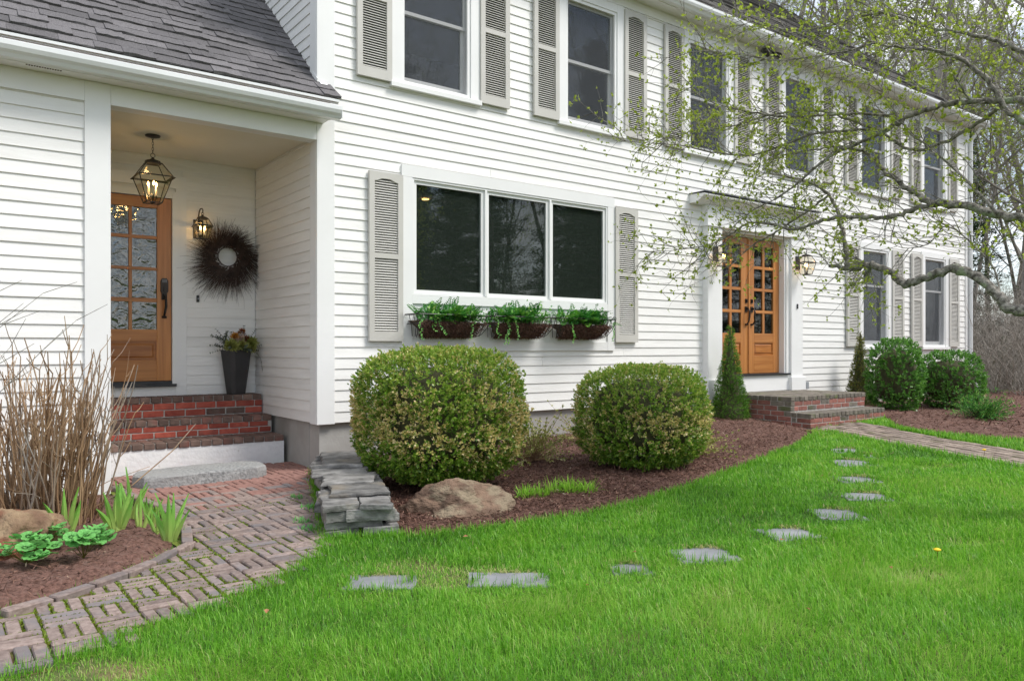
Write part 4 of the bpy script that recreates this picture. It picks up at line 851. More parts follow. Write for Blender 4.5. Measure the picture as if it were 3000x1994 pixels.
for w, z in prf: P += [(x, y, z) for x, y in octo(w*.86, w*.28)]
m.add(P, [(l*8+i, l*8+(i+1) % 8, (l+1)*8+(i+1) % 8, (l+1)*8+i) for l in range(len(prf)-1) for i in range(8)]+[tuple(range(7, -1, -1)), tuple(40+i for i in range(8))]); m.build('pot', m_pot, t)
stems = MB(); lb, ld, ln, ls, lt_ = [], [], [], [], []
def spray(p, d, L_, n, droop, leafL, t0, t1, ball=False):
    p = Vector(p); d = Vector(d).normalized(); pts = [p.copy()]
    for k in range(n):
        d = (d+Vector((random.gauss(0, .10), random.gauss(0, .10), -droop+random.gauss(0, .06)))).normalized(); p = p+d*L_/n; pts.append(p.copy())
        for q in range(4):
            s = Vector((random.gauss(0, 1), random.gauss(0, 1), random.gauss(0, 1))); s = (s-d*s.dot(d)).normalized()
            lb.append(p[:]); ld.append((s+d*.4)[:]); ln.append((d+s*.3)[:]); ls.append(leafL*random.uniform(.7, 1.2)); lt_.append(random.uniform(t0, t1))
    stems.tube(pts, .0014, 3, False)
for d, L_ in (((-1.0, -.1, .9), .36), ((-1, -.2, .55), .30), ((-.8, -.3, .75), .30), ((-.2, 0, 1), .25), ((.15, 0, 1), .27), ((.55, -.1, .9), .27), ((.85, -.2, .7), .26), ((.9, -.3, .4), .24), ((.5, -.4, .8), .22), ((-.6, -.4, .5), .26), ((-1, 0, .3), .22), ((.8, .1, .9), .22), ((-.3, -.5, .4), .2), ((.3, -.5, .35), .2), ((-.7, -.2, 1.1), .27), ((.7, -.5, .2), .2), ((-.8, -.5, .2), .18)):
    for k in range(2): spray((random.uniform(-.06, .06), random.uniform(-.06, .06), .46), Vector(d)+Vector((random.gauss(0, .12),)*3), L_*random.uniform(.8, 1.05), 12, .035, .022, 0, 1)
spray((.11, -.08, .47), (.9, -.3, .2), .30, 14, .24, .014, 0, .5)
stems.build('stems', m_core, t)
me = leaves('greenery', np.array(lb), np.array(ld), np.array(ln), np.array(ls), np.array(ls)*.75, np.array(lt_), m_euc); link('greenery', me, t)
lb, ld, ln, ls, lt_ = [], [], [], [], []
for c, r, n, tt in (((-.06, -.08, .62), .055, 260, (.52, .62)), ((-.01, -.10, .60), .058, 320, (.93, 1)), ((.05, -.10, .60), .05, 240, (.72, .84)), ((.03, -.07, .67), .05, 160, (.66, .82)), ((-.12, -.1, .52), .09, 420, (.0, .35)), ((.11, -.1, .55), .09, 420, (.0, .35)), ((.0, -.12, .52), .08, 300, (.1, .45)), ((.13, -.08, .49), .07, 260, (.3, .45))):
    for k in range(n):
        d = Vector((random.gauss(0, 1), random.gauss(0, 1)-.3, random.gauss(.5, .8))).normalized(); lb.append((Vector(c)+d*r*random.uniform(0, .45))[:]); ld.append(d[:]); ln.append((random.gauss(0, 1), random.gauss(0, 1), random.gauss(0, 1))); ls.append(r*random.uniform(.4, .8)); lt_.append(random.uniform(*tt))
link('dried_flowers', leaves('dried_flowers', np.array(lb), np.array(ld), np.array(ln), np.array(ls), np.array(ls)*.28, np.array(lt_), m_dried), t)

# ------------------------------------------------------------------ hayrack window boxes
def hayrack(xc, hw, label):
    t = thing('window_box', label, 'window box', (xc, 0, 0), 0, 'wire window boxes under the triple window'); m = MB(); zr = 1.515
    prof = [(-.245, zr), (-.235, zr-.06), (-.205, zr-.13), (-.15, zr-.195), (-.07, zr-.225), (-.008, zr-.228)]
    nb = 15
    for i in range(nb):
        u = -1+2*i/(nb-1); m.tube([(u*hw*(1-.30*(k/5)**1.6), y, z) for k, (y, z) in enumerate(prof)], .0036, 4)
    def rect(y, z, w, r): m.tube([(-w, -.008, z), (-w, y, z), (w, y, z), (w, -.008, z)], r, 5)
    rect(-.245, zr, hw, .0055); rect(-.222, zr-.095, hw*.95, .004); m.tube([(-hw, -.006, zr), (hw, -.006, zr)], .005, 5)
    for s in (-1, 1):
        for a in (.06, .15): m.tube([(s*hw*.99, -a-.02, zr), (s*hw*.9, -a, zr-.12), (s*hw*.86, -a*.7, zr-.22)], .0034, 4)
        m.tube([(s*hw, -.245, zr), (s*hw*.97, -.26, zr+.02), (s*hw*.9, -.25, zr+.03), (s*hw*.86, -.245, zr)], .004, 4)
    m.build('wire_frame', m_iron, t)
    n, P, F = 26, [], []; pr2 = [(-.02, zr-.065), (-.222, zr-.075), (-.222, zr-.10), (-.19, zr-.15), (-.135, zr-.20), (-.06, zr-.218), (-.012, zr-.218)]
    for i in range(n+1):
        u = -1+2*i/n; e = 1-.5*max(0, abs(u)-.86)/.14
        for k, (y, z) in enumerate(pr2):
            w = hw*(.93-.27*(k/6)**1.3); q = Vector((u*w, y*e, zr-.07+(z-zr+.07)*e)); q += Vector((0, random.gauss(0, .006), random.gauss(0, .009 if k < 3 else .005))); P.append(q)
    k = len(pr2)
    for i in range(n):
        for j in range(k-1): F.append((i*k+j, i*k+j+1, (i+1)*k+j+1, (i+1)*k+j))
    F += [tuple(range(k)), tuple(n*k+j for j in range(k-1, -1, -1))]; m = MB(); m.add(P, F); o = m.build('coir_liner', m_coir, t); recalc(o.data)
    B, D, Nn, Ls, Ws, Tt = [], [], [], [], [], []
    n = 5200                                     # shaggy fibres on the liner
    u = rng.uniform(-1, 1, n); s_ = rng.uniform(0, 1, n); pp = np.array([(y, z) for y, z in pr2[1:]]); seg = np.minimum((s_*5).astype(int), 4); fr_ = s_*5-seg; yz = pp[seg]*(1-fr_[:, None])+pp[seg+1]*fr_[:, None]
    fb = np.stack([u*hw*(.90-.25*s_), yz[:, 0]-.002, yz[:, 1]], 1); fd = rng.normal(size=(n, 3))*np.array([1, .5, .7])+np.array([0, -.35, -.3])
    link('fibres', leaves('fibres', fb, fd, rdir(n), rng.uniform(.015, .045, n), rng.uniform(.003, .006, n), rng.beta(1.5, 2.0, n)*.86, m_chip), t)['kind'] = 'stuff'
    for f_ in range(120):                        # fern fronds
        p = Vector((random.triangular(-.88, .88, 0)*hw, random.uniform(-.19, -.05), zr-.07)); d = Vector((random.gauss(0, .55), random.gauss(-.2, .35), random.uniform(.55, 1.1))).normalized(); L_ = random.uniform(.14, .27); tt = random.uniform(.1, .85); nn_ = 13
        for k in range(nn_):
            d = (d+Vector((0, -.02, -.07))).normalized(); p = p+d*L_/nn_; w = math.sin(PI*(k+1.5)/(nn_+2))*.045; sd = d.cross(Vector((random.gauss(0, .2), .2, 1))).normalized()
            for s in (-1, 1): B.append(p[:]); D.append((sd*s+d*.5)[:]); Nn.append((d.cross(sd)+Vector((0, 0, .1)))[:]); Ls.append(w*1.15); Ws.append(.017); Tt.append(min(1, max(0, tt+random.gauss(0, .08))))
    for c in range(9):                          # ivy clumps and trailing ends
        q = Vector((random.uniform(-.9, .9)*hw, random.uniform(-.22, -.1), zr+random.uniform(-.04, .06))); bright = random.random() < .45
        for k in range(34):
            B.append((q+Vector((random.gauss(0, .045), random.gauss(0, .03), random.gauss(0, .045))))[:]); D.append((random.gauss(0, 1), random.gauss(-.3, .6), random.gauss(-.2, 1))); Nn.append((random.gauss(0, .4), -1, random.gauss(.5, .4))); Ls.append(random.uniform(.02, .036)); Ws.append(random.uniform(.02, .03)); Tt.append(random.uniform(.7, 1) if bright else random.uniform(.25, .7))
    for c in range(4):
        q = Vector((random.choice((-1, 1))*random.uniform(.3, 1)*hw, -.24, zr-.02))
        for k in range(random.randint(6, 15)):
            q += Vector((random.gauss(0, .012), random.gauss(0, .004), -.018))
            for _ in range(2): B.append(q[:]); D.append((random.gauss(0, 1), -.3, random.gauss(-.5, .5))); Nn.append((0, -1, .4)); Ls.append(.02); Ws.append(.016); Tt.append(random.uniform(.3, .95))
    link('plants', leaves('plants', np.array(B), np.array(D), np.array(Nn), Ls, Ws, np.array(Tt), m_fern), t)
hayrack(1.385, .45, 'wire window box with coir liner and ferns nearest the porch')
hayrack(2.300, .425, 'middle wire window box of three, dark pot showing among its ferns')
hayrack(3.225, .44, 'wire window box trailing ivy farthest from the porch')

# ------------------------------------------------------------------ shrubs
def shell(n, c, r, p=2.6, lump=.06, s=4., depth=.06, zmin=-1.):
    v = rdir(n*2); q = (np.abs(v)**p).sum(1)**(-1/p); q = v*q[:, None]; q = q[q[:, 2] > zmin][:n]
    nn = nrm(np.sign(q)*np.abs(q)**(p-1)/np.array(r)); k = 1+lump*vnoise(q, s)+.5*lump*vnoise(q, s*2.3); k -= depth*rng.beta(1.1, 2.6, len(q))
    return np.array(c)+q*np.array(r)*k[:, None], nn, q
def core(name, c, r, p, parent, mat=m_core, k=.74):
    bm = bmesh.new(); bmesh.ops.create_icosphere(bm, subdivisions=4, radius=1)
    for v in bm.verts:
        d = v.co.normalized(); q = (abs(d.x)**p+abs(d.y)**p+abs(d.z)**p)**(-1/p); v.co = Vector((d.x*q*r[0]*k, d.y*q*r[1]*k, d.z*q*r[2]*k))*(1+.05*fnoise(d, 4))
    me = bpy.data.meshes.new(name); bm.to_mesh(me); bm.free(); me.materials.append(mat); return link(name, me, parent, c)
def boxwood(label, c, r, n, L_, mat, tan=0., p=2.6, seed=0, grp=None, name='boxwood_shrub'):
    t = thing(name, label, 'shrub', (c[0], c[1], 0), 0, grp); cc = (0, 0, c[2]); K = 13; S_ = n//K
    P, N_, q = shell(S_, cc, r, p, .055, 5, .10); S_ = len(P); P += N_*(np.abs(rng.normal(0, .006, S_))+.03*(rng.random(S_) < .03))[:, None]
    ax = nrm(N_*.8+rdir(S_)*.55+np.array([0, 0, .45])); i_ = np.repeat(np.arange(S_), K); s_ = rng.random(len(i_)); A = ax[i_]; sd = rdir(len(i_)); sd = nrm(sd-A*(sd*A).sum(1, keepdims=True))
    B = P[i_]+A*((s_-.55)*L_*2.4)[:, None]+sd*.003; d = sd*(1.05-.6*s_)[:, None]+A*(.5+.5*s_)[:, None]; nn = A*.9-sd*.45+rdir(len(i_))*.3
    st = rng.normal(size=S_)
    if tan:
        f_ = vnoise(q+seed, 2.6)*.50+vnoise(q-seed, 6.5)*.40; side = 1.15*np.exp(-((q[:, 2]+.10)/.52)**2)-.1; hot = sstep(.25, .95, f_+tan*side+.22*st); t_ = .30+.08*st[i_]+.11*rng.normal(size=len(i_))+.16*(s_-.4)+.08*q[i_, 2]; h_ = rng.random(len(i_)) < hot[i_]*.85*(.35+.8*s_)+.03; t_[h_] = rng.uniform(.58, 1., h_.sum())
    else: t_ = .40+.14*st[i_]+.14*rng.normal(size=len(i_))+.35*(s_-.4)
    n = len(B); link('leaves', leaves('leaves', B, d, nn, rng.uniform(.7, 1.2, n)*L_, rng.uniform(.5, .66, n)*L_, np.clip(t_, 0, 1), mat), t)
    core('twigs', cc, r, p, t); s = MB()  # core is a solid dark blob standing in for shade between the leaves
    for i in range(9): a = random.uniform(0, 2*PI); s.tube([(.05*math.cos(a), .05*math.sin(a), c[2]-r[2]-.12), (.12*math.cos(a), .12*math.sin(a), c[2]-r[2]*.7), (.3*r[0]*math.cos(a), .3*r[1]*math.sin(a), c[2]-r[2]*.3)], [.014, .011, .006], 5)
    s.build('stems', m_bark, t); return t
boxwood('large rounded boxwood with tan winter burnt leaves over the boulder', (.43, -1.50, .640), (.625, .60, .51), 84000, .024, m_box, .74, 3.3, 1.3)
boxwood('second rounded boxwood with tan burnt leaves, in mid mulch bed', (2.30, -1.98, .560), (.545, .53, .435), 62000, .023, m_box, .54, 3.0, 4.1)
boxwood('round green boxwood behind the bronze conical evergreen by the far windows', (8.72, -1.05, .76), (.365, .365, .53), 15000, .034, m_boxd, 0, 2.6)
boxwood('squat green boxwood nearest the far house corner', (9.86, -1.32, .67), (.47, .45, .43), 15000, .034, m_boxd, 0, 2.7)
def conifer(label, c, r, h, n, mat, pw=1.25):
    t = thing('conical_evergreen', label, 'shrub', (c[0], c[1], c[2])); K = 11; S_ = n//K; u = rng.beta(1.0, 1.9, S_); a = rng.uniform(0, 2*PI, S_); rr = r*(1-u)**pw*(.9+.08*u)+.03*(1-u)+.010; rr *= 1+.10*np.sin(a*3+u*17)+.08*np.sin(a*5-u*29)+.06*rng.normal(size=S_); k = 1-.30*rng.beta(1, 3, S_)
    P = np.stack([rr*k*np.cos(a), rr*k*np.sin(a), .03+u*h], 1); ax = nrm(np.stack([np.cos(a), np.sin(a), .5+0*a], 1)+rdir(S_)*.45); i_ = np.repeat(np.arange(S_), K); s_ = rng.random(len(i_)); A = ax[i_]; sd = rdir(len(i_)); sd = nrm(sd-A*(sd*A).sum(1, keepdims=True)); B = P[i_]+A*((s_-.3)*.05)[:, None]; d = A*.8+sd*.7; n = len(B)
    tt = np.clip(.40+.16*rng.normal(size=S_)[i_]+.12*rng.normal(size=n)+.22*vnoise(P, 7)[i_]+.3*(s_-.4), 0, 1); link('needles', leaves('needles', B, d, rdir(n), rng.uniform(.014, .026, n), rng.uniform(.005, .008, n), tt, mat), t)
    m = MB(); m.lathe([(r*.8*(1-u_)**pw+.008, .02+u_*h*.98) for u_ in np.linspace(0, 1, 12)], (0, 0, 0), 12); m.build('twigs', m_core, t)  # solid dark cone, inner shade painted as its colour
conifer('narrow green conical evergreen before the left pilaster of the double doors', (5.68, -.36, .16), .245, 1.30, 26000, m_spruce)
conifer('bronze tinged conical evergreen beyond the brick landing', (9.08, -.30, .22), .215, 1.20, 20000, m_spruce2)
def sprawler(label, c, R_, h, n, L_, mat, name='shrub', wide=.4, sway=.0, lo=.1):
    t = thing(name, label, 'shrub', c); B, D, Nn, Tt = [], [], [], []; s = MB()
    for i in range(n):
        a = random.uniform(0, 2*PI); el = random.uniform(lo, 1.25); L0 = R_*random.uniform(.6, 1.05); d = Vector((math.cos(a)*math.cos(el), math.sin(a)*math.cos(el), math.sin(el)*h/R_)); p = Vector((random.gauss(0, .04), random.gauss(0, .04), .01)); pts = [p.copy()]
        for k in range(9):
            d = (d+Vector((random.gauss(0, .12), random.gauss(0, .12), -.03+random.gauss(0, .08)))); p = p+d*L0/9; p.z = max(p.z, .015); pts.append(p.copy())
            if k > 2:
                for q in range(5 if k > 5 else 3): B.append(p[:]); D.append((d+Vector((random.gauss(0, .7), random.gauss(0, .7), random.gauss(.2, .6))))[:]); Nn.append((random.gauss(0, 1), random.gauss(0, 1), 1)); Tt.append(random.random())
        s.tube(pts, [.004-.0003*k for k in range(10)], 3, False)
    s.build('stems', m_stem if mat is m_variegated else m_core, t); n = len(B); link('leaves', leaves('leaves', np.array(B), np.array(D), np.array(Nn), rng.uniform(.7, 1.3, n)*L_, rng.uniform(.7, 1.3, n)*L_*wide, np.array(Tt), mat), t)
sprawler('low bright green feathery shrub at the end of the far bed', (8.30, -2.42, .20), .40, .42, 190, .045, m_fern, 'feathery_shrub', .16)
sprawler('small sparse variegated shrub between the two tan boxwoods', (1.66, -1.18, .11), .40, .50, 130, .024, m_variegated, 'variegated_shrub', .55)
sprawler('thin variegated shrub against the foundation behind the second boxwood', (2.75, -.75, .16), .40, .42, 80, .024, m_variegated, 'variegated_shrub', .55)
sprawler('cream variegated shrub spilling from the second boxwood toward the conical evergreen', (3.02, -1.95, .11), .40, .42, 110, .027, m_variegated, 'variegated_shrub', .55, lo=.25)

# ------------------------------------------------------------------ grass blades
def blades(name, P, h, w, lean, az, tint, mat, curl=.5):
    n = len(P); h = np.asarray(h); w = np.asarray(w); dx, dy = np.cos(az), np.sin(az); sx, sy = -dy, dx; up = np.array([0, 0, 1.])
    d = np.stack([dx, dy, 0*dx], 1); s = np.stack([sx, sy, 0*sx], 1); l = np.asarray(lean)[:, None]; H = h[:, None]; W = w[:, None]
    mid = P+up*H*.55*np.cos(l*.6)+d*H*.55*np.sin(l*.6); tip = mid+up*H*.5*np.cos(l*(1+curl))+d*H*.5*np.sin(l*(1+curl))
    V = np.stack([P-s*W*.5, P+s*W*.5, mid+s*W*.42, mid-s*W*.42, tip], 1).reshape(-1, 3); b = np.arange(n)[:, None]*5
    return npmesh(name, V, b+np.array([[0, 1, 2, 3]]), b+np.array([[3, 2, 4]]), mat, np.repeat(tint, 5))
CAM = np.array([-2.898, -6.927]); FW = np.array([.5995, .8003]); RT = np.array([.8003, -.5995])
def lawn_pts(n, x0, x1, y0, y1, zmin, zmax, dens):
    P = np.stack([rng.uniform(x0, x1, n), rng.uniform(y0, y1, n)], 1); q = P-CAM; zc = q@FW; xc = q@RT
    k = (zc > zmin) & (zc < zmax) & (np.abs(xc) < zc*.78+.8); P, zc = P[k], zc[k]; k = rng.random(len(P)) < np.clip(dens(zc), 0, 1); return P[k], zc[k]
def grass_ok(x, y, mar=.0):
    jit = .02*np.sin(x*23+y*31)+.015*np.sin(x*61-y*47)
    k = np.ones(len(x), bool)
    for poly in (PATH, BED_L, BED_M, BED_R, PATH2):
        ins = inpoly(x, y, poly); d = polydist(x, y, poly); k &= ~(ins & (d > mar+.012+jit*.8))
    for fx, fy, a, b, rz in FLAGS:
        u = (x-fx)*math.cos(rz)+(y-fy)*math.sin(rz); v = -(x-fx)*math.sin(rz)+(y-fy)*math.cos(rz); k &= ~(np.maximum(np.abs(u/(a*.53)), np.abs(v/(b*.53))) < 1-.16*rng.random(len(x)))
    k &= ~inpoly(x, y, [(-1.0, -2.43), (-.10, -.1), (.5, -.1), (-.45, -2.62)]); k &= ~inpoly(x, y, [(-1.0, -2.2), (-.2, .1), (.2, .1), (-.8, -2.4)])
    k &= ~((y > -.0) & (x > -8) & (x < 14)); k &= x < 16.5
    k &= ~((x > 5.9) & (x < 7.85) & (y > -1.4))
    return k
P, zc = lawn_pts(3300000, -4.5, 17, -7.2, 1.5, 1.9, 19, lambda z: np.where(z < 4, 1.0, (4/np.maximum(z, .1))**1.55))
k = grass_ok(P[:, 0], P[:, 1]); P, zc = P[k], zc[k]
P3 = np.stack([P[:, 0], P[:, 1], 0*zc], 1); n1 = vnoise(P3, 1.4); n2 = vnoise(P3+7, 4.3); n3 = vnoise(P3-3, 11)
worn = sstep(.42, .80, vnoise(P3+19, 2.2)*.7+vnoise(P3, 5.6)*.5); k = rng.random(len(P)) > worn*.6; P, zc, P3, n1, n2, n3, worn = (a[k] for a in (P, zc, P3, n1, n2, n3, worn)); n = len(P)
P3[:, 2] = Th(P[:, 0])-.004; fl_ = np.ones(n)
for fx, fy, a, b, rz in FLAGS:
    tox, toy = CAM[0]-fx, CAM[1]-fy; ll = math.hypot(tox, toy); d_ = np.hypot(P[:, 0]-fx-tox/ll*.16, P[:, 1]-fy-toy/ll*.16); fl_ = np.minimum(fl_, .62+.38*sstep(.16, .34, d_))
h = (.036+.011*n1+.011*n2+.022*rng.random(n)+.030*(rng.random(n) < .10))*(1-.45*worn)*fl_; w = rng.uniform(.0022, .0046, n)*np.clip(zc/4.2, .7, 2.6)
az = rng.uniform(0, 2*PI, n)*.75+2.2*n2+1.2*n1; lean = np.abs(rng.normal(.78, .42, n)); ti = np.clip(.47+.20*n1+.15*n2+.08*n3+.21*rng.normal(size=n)+.16*worn, 0, .9); dry = rng.random(n) < (.012+.22*worn); ti[dry] = rng.uniform(.92, 1, dry.sum())
o = link('grass', blades('grass', P3, h, w, lean, az, ti, m_grass)); tag(o, 'short bright green lawn grass', 'grass', kind='stuff'); NGRASS = n
# longer tufts along bed and path edges and round the flagstones
B = []
for poly in (PATH[14:24], BED_M[1:12], PATH2[1:6], PATH2[9:15], BED_R[3:8]):
    for (xa, ya_), (xb, yb_) in zip(poly[:-1], poly[1:]):
        l = math.hypot(xb-xa, yb_-ya_); k = int(l*600); s = rng.random(k); B.append(np.stack([xa+(xb-xa)*s, ya_+(yb_-ya_)*s], 1)+rng.normal(0, .03, (k, 2)))
for fx, fy, a, b, rz in FLAGS:
    k = 260; th = rng.uniform(0, 2*PI, k); B.append(np.stack([fx+a*.53*np.cos(th), fy+b*.53*np.sin(th)], 1)+rng.normal(0, .012, (k, 2)))
k = 500; s = rng.random(k); B.append(np.stack([-.97+.42*s, -2.50-.2*s], 1)+rng.normal(0, .035, (k, 2)))
B = np.concatenate(B); kk = B[:, 1] > -6.2; B = B[kk]; B = B[~((B[:, 0] > 5.9) & (B[:, 1] > -1.42))]; n = len(B); B3 = np.stack([B[:, 0], B[:, 1], Th(B[:, 0])-.004], 1); zc = (B-CAM)@FW
o = link('grass', blades('grass', B3, rng.uniform(.035, .085, n), rng.uniform(.003, .005, n)*np.clip(zc/4.5, .9, 2.4), np.abs(rng.normal(.45, .3, n)), rng.uniform(0, 2*PI, n), np.clip(.5+.2*rng.normal(size=n), 0, .95), m_grass)); tag(o, 'longer grass fringe along the beds, path and flagstones', 'grass', kind='stuff')
B = []
for fx, fy, a, b, rz in FLAGS:          # dead grass raked up against the far edge of each stone
    tx, ty = fx-CAM[0], fy-CAM[1]; l = math.hypot(tx, ty); k = 150; u = rng.normal(0, a*.32, k); B.append(np.stack([fx+tx/l*b*.55-ty/l*u, fy+ty/l*b*.55+tx/l*u], 1)+rng.normal(0, .022, (k, 2)))
B = np.concatenate(B); n = len(B); B3 = np.stack([B[:, 0], B[:, 1], Th(B[:, 0])+.004], 1); zc = (B-CAM)@FW
o = link('dead_grass', blades('dead_grass', B3, rng.uniform(.02, .05, n), rng.uniform(.003, .006, n)*np.clip(zc/4.5, .9, 2.4), rng.uniform(.9, 1.5, n), rng.uniform(0, 2*PI, n), rng.uniform(.93, 1, n), m_grass)); tag(o, 'dry straw coloured grass along the flagstone edges', 'grass', kind='stuff')
def clump(label, c, rx, ry, n, h, w, mat, name, cat='plant', t=(.3, .9)):
    a = rng.uniform(0, 2*PI, n); r = np.sqrt(rng.random(n)); P = np.stack([c[0]+rx*r*np.cos(a), c[1]+ry*r*np.sin(a), 0*a+c[2]], 1)
    return tag(link(name, blades(name, P, rng.uniform(.6, 1.1, n)*h, rng.uniform(.7, 1.2, n)*w, np.abs(rng.normal(.4, .3, n)), a+rng.normal(0, .8, n), rng.uniform(*t, n), mat)), label, cat)
n = 760; sc0 = rng.normal(0, 1, (9, 2))*np.array([.14, .10])+np.array([1.06, -2.40]); ii = rng.integers(0, 9, n); a = rng.uniform(0, 2*PI, n); rr_ = .06*np.sqrt(rng.random(n)); P = np.stack([sc0[ii, 0]+rr_*np.cos(a), sc0[ii, 1]+rr_*np.sin(a), np.full(n, .035)], 1)
tag(link('strap_leaved_plant', blades('strap_leaved_plant', P, rng.uniform(.05, .17, n)*rng.uniform(.7, 1.1, 9)[ii], rng.uniform(.006, .013, n), np.abs(rng.normal(.65, .4, n)), a+rng.normal(0, .9, n), rng.uniform(.2, 1, n), m_daylily)), 'fresh bright green strap leaved clump in the mulch between the boxwoods', 'plant')
for i, (x, y) in enumerate(((-.93, -1.95), (-.72, -1.55), (-.62, -1.12), (-.98, -2.2))): clump(['low weed clump at the stone wall foot nearest the lawn', 'low weed clump midway along the stone wall foot', 'low weed clump by the wall toward the porch', 'low weed clump where stone wall meets lawn'][i], (x, y, .0), .05, .07, 60, .05, .012, m_mantle, 'weed')
# dandelions and fallen leaves
for lab, x, y in (('single yellow dandelion flower out in the open lawn', 1.35, -5.0), ('yellow dandelion beside the tan brick path', 5.12, -3.72)):
    t = thing('dandelion', lab, 'flower', (x, y, float(Th(x)))); m = MB(); m.tube([(0, 0, 0), (.004, 0, .07)], .002, 5); m.build('stalk', m_fern if False else m_moss, t); m = MB(); m.lathe([(.004, .066), (.016, .072), (.019, .078), (.008, .084)], n=14); m.build('flower_head', m_yellow, t)
for i in range(16):
    u = random.uniform(2.9, 6.5); v = random.uniform(-.45, .62)*u; p = CAM+FW*u+RT*v
    if not grass_ok(np.array([p[0]]), np.array([p[1]]))[0]: continue
    m = MB(); a = random.uniform(0, 6); s = random.uniform(.012, .024); d = Vector((math.cos(a), math.sin(a), random.uniform(-.2, .4))); e = Vector((-math.sin(a), math.cos(a), random.uniform(-.3, .3))); c = Vector((p[0], p[1], float(Th(p[0]))+.048))
    m.add([c-d*s, c+e*s*.6+Vector((0, 0, .006)), c+d*s, c-e*s*.6+Vector((0, 0, .005)), c], [(0, 1, 4), (1, 2, 4), (2, 3, 4), (3, 0, 4)]); tag(m.build('fallen_leaf', m_brownleaf), 'small dry brown leaf lying on the lawn grass', 'leaf', 'dry leaves scattered on the lawn')

# ------------------------------------------------------------------ left bed plants
t = thing('bare_shrub', 'thin bare twig tips reaching in at the picture edge before the wing wall', 'shrub', (-3.35, -2.6, 0)); m = MB()
for i in range(16):
    p = Vector((random.gauss(0, .06), random.gauss(0, .06), 0)); d = Vector((random.uniform(.1, .45), random.uniform(-.1, .2), 1)).normalized(); L_ = random.uniform(1.2, 1.75); pts = [p.copy()]
    for j in range(8):
        d = (d+Vector((random.gauss(.05, .08), random.gauss(0, .08), 0))).normalized(); p = p+d*L_/8; pts.append(p.copy())
        if j > 4: e = (d+Vector((random.gauss(.4, .4), random.gauss(0, .5), 0))).normalized(); m.tube([p, p+e*.07, p+e*.15], [.0018, .0015, .001], 3, False)
    m.tube(pts, [.006-.0006*q for q in range(9)], 4, False)
m.build('stems', m_bark, t)
t = thing('bare_shrub', 'dense bare tan stems fanning up before the white wing wall', 'shrub', (-2.30, -1.02, .02)); m = MB()
for i in range(230):
    a = random.uniform(0, 2*PI); r0 = .27*math.sqrt(random.random()); b = Vector((r0*math.cos(a)*1.25, r0*math.sin(a), 0)); H = random.triangular(.45, 1.30, .8); ln_ = random.gauss(.16, .14)+.25*r0; az = a+random.gauss(0, .7); d = Vector((math.cos(az)*ln_, math.sin(az)*ln_, 1)).normalized(); p = b; pts = [p.copy()]; r = random.uniform(.0042, .0080); rr = [r*1.15]
    n = 7
    for k in range(n):
        d = (d+Vector((random.gauss(0, .055), random.gauss(0, .055), .02))).normalized(); p = p+d*H/n; pts.append(p.copy()); rr.append(r*(1-.55*(k+1)/n)*(1.2 if k % 2 else 1))
        if k > 2 and random.random() < .33:
            for s in (-1, 1):
                if random.random() < .7: sd = (d*.8+d.orthogonal().normalized()*s*.6+Vector((random.gauss(0, .2),)*3)).normalized(); l2 = random.uniform(.05, .20); m.tube([p, p+sd*l2*.5, p+sd*l2+Vector((0, 0, l2*.2))], [r*.55, r*.45, r*.35], 4)
    m.tube(pts, rr, 5)
for i in range(46):
    a = random.uniform(0, 2*PI); p = Vector((.2*math.cos(a), .2*math.sin(a), random.uniform(.0, .25))); q = p+Vector((random.gauss(0, .25), random.gauss(0, .22), random.uniform(.02, .25))); q.z = max(q.z, .01); m.tube([p, (p+q)/2+Vector((0, 0, .02)), q], [.003, .0028, .002], 4)
m.tube([(.25, -.1, .08), (.5, -.12, .22), (.78, -.02, .42), (.95, .02, .60)], [.005, .0045, .004, .003], 5)
m.build('stems', m_stem, t)
SW = []
for k in range(4):
    m = MB(); n = 8; P = []; F = []
    for i in range(n+1):
        s = i/n; w = .021*(.75+.5*math.sin(PI*min(1, s*.8+.15)))*(1-s**3.2)+.0008; bend = .10*s*s*(k-1.5)*.45
        P += [(-w, .004, s+0), (0, -.004-.0, s), (w, .004, s)]; P[-3:] = [(x+bend*.6, y+bend*.4, z-.03*s*s*abs(k-1.5)) for x, y, z in P[-3:]]
    for i in range(n): F += [(i*3, i*3+1, i*3+4, i*3+3), (i*3+1, i*3+2, i*3+5, i*3+4)]
    m.tint = None; m.add(P, F); m.t = [max(0, min(1, .95-.62*(p[2])+.06*k)) for p in P]; SW.append(m.mesh('leaf', m_iris))
def iris(label, x, y, n, h, rz):
    t = thing('iris', label, 'iris', (x, y, bedz(b1, x, y)-.005), rz, 'irises sprouting in the mulch')
    for i in range(n):
        u = (i-(n-1)/2)/max(1, (n-1)/2); l = h*random.uniform(.72, 1.05)*(1-.22*abs(u)); link('leaf', random.choice(SW), t, (u*.022, random.uniform(-.012, .012), 0), (random.gauss(0, .10), u*.30+random.gauss(0, .07), random.gauss(0, .3)), (.72*h/.3, 1.1, l*1.16))
for lab, x, y, n, h in (('lone iris fan in front of the bare stems, beside the boulder', -2.235, -1.52, 4, .285), ('broad iris clump at the right foot of the bare stems', -1.97, -1.56, 7, .315), ('tall iris clump nearest the granite slab', -1.83, -1.22, 5, .31), ('small iris sprout right of the broad clump', -1.835, -1.58, 3, .21), ('slender iris sprout nearest the walkway corner, behind the bushy iris', -1.745, -1.42, 4, .22), ('low iris shoots beside the bushy iris', -1.775, -1.76, 3, .19), ('bushy iris clump at the bed edge by the walkway brick', -1.745, -1.93, 8, .30)): iris(lab, x, y, n, h, R(-37))
m_ = [];
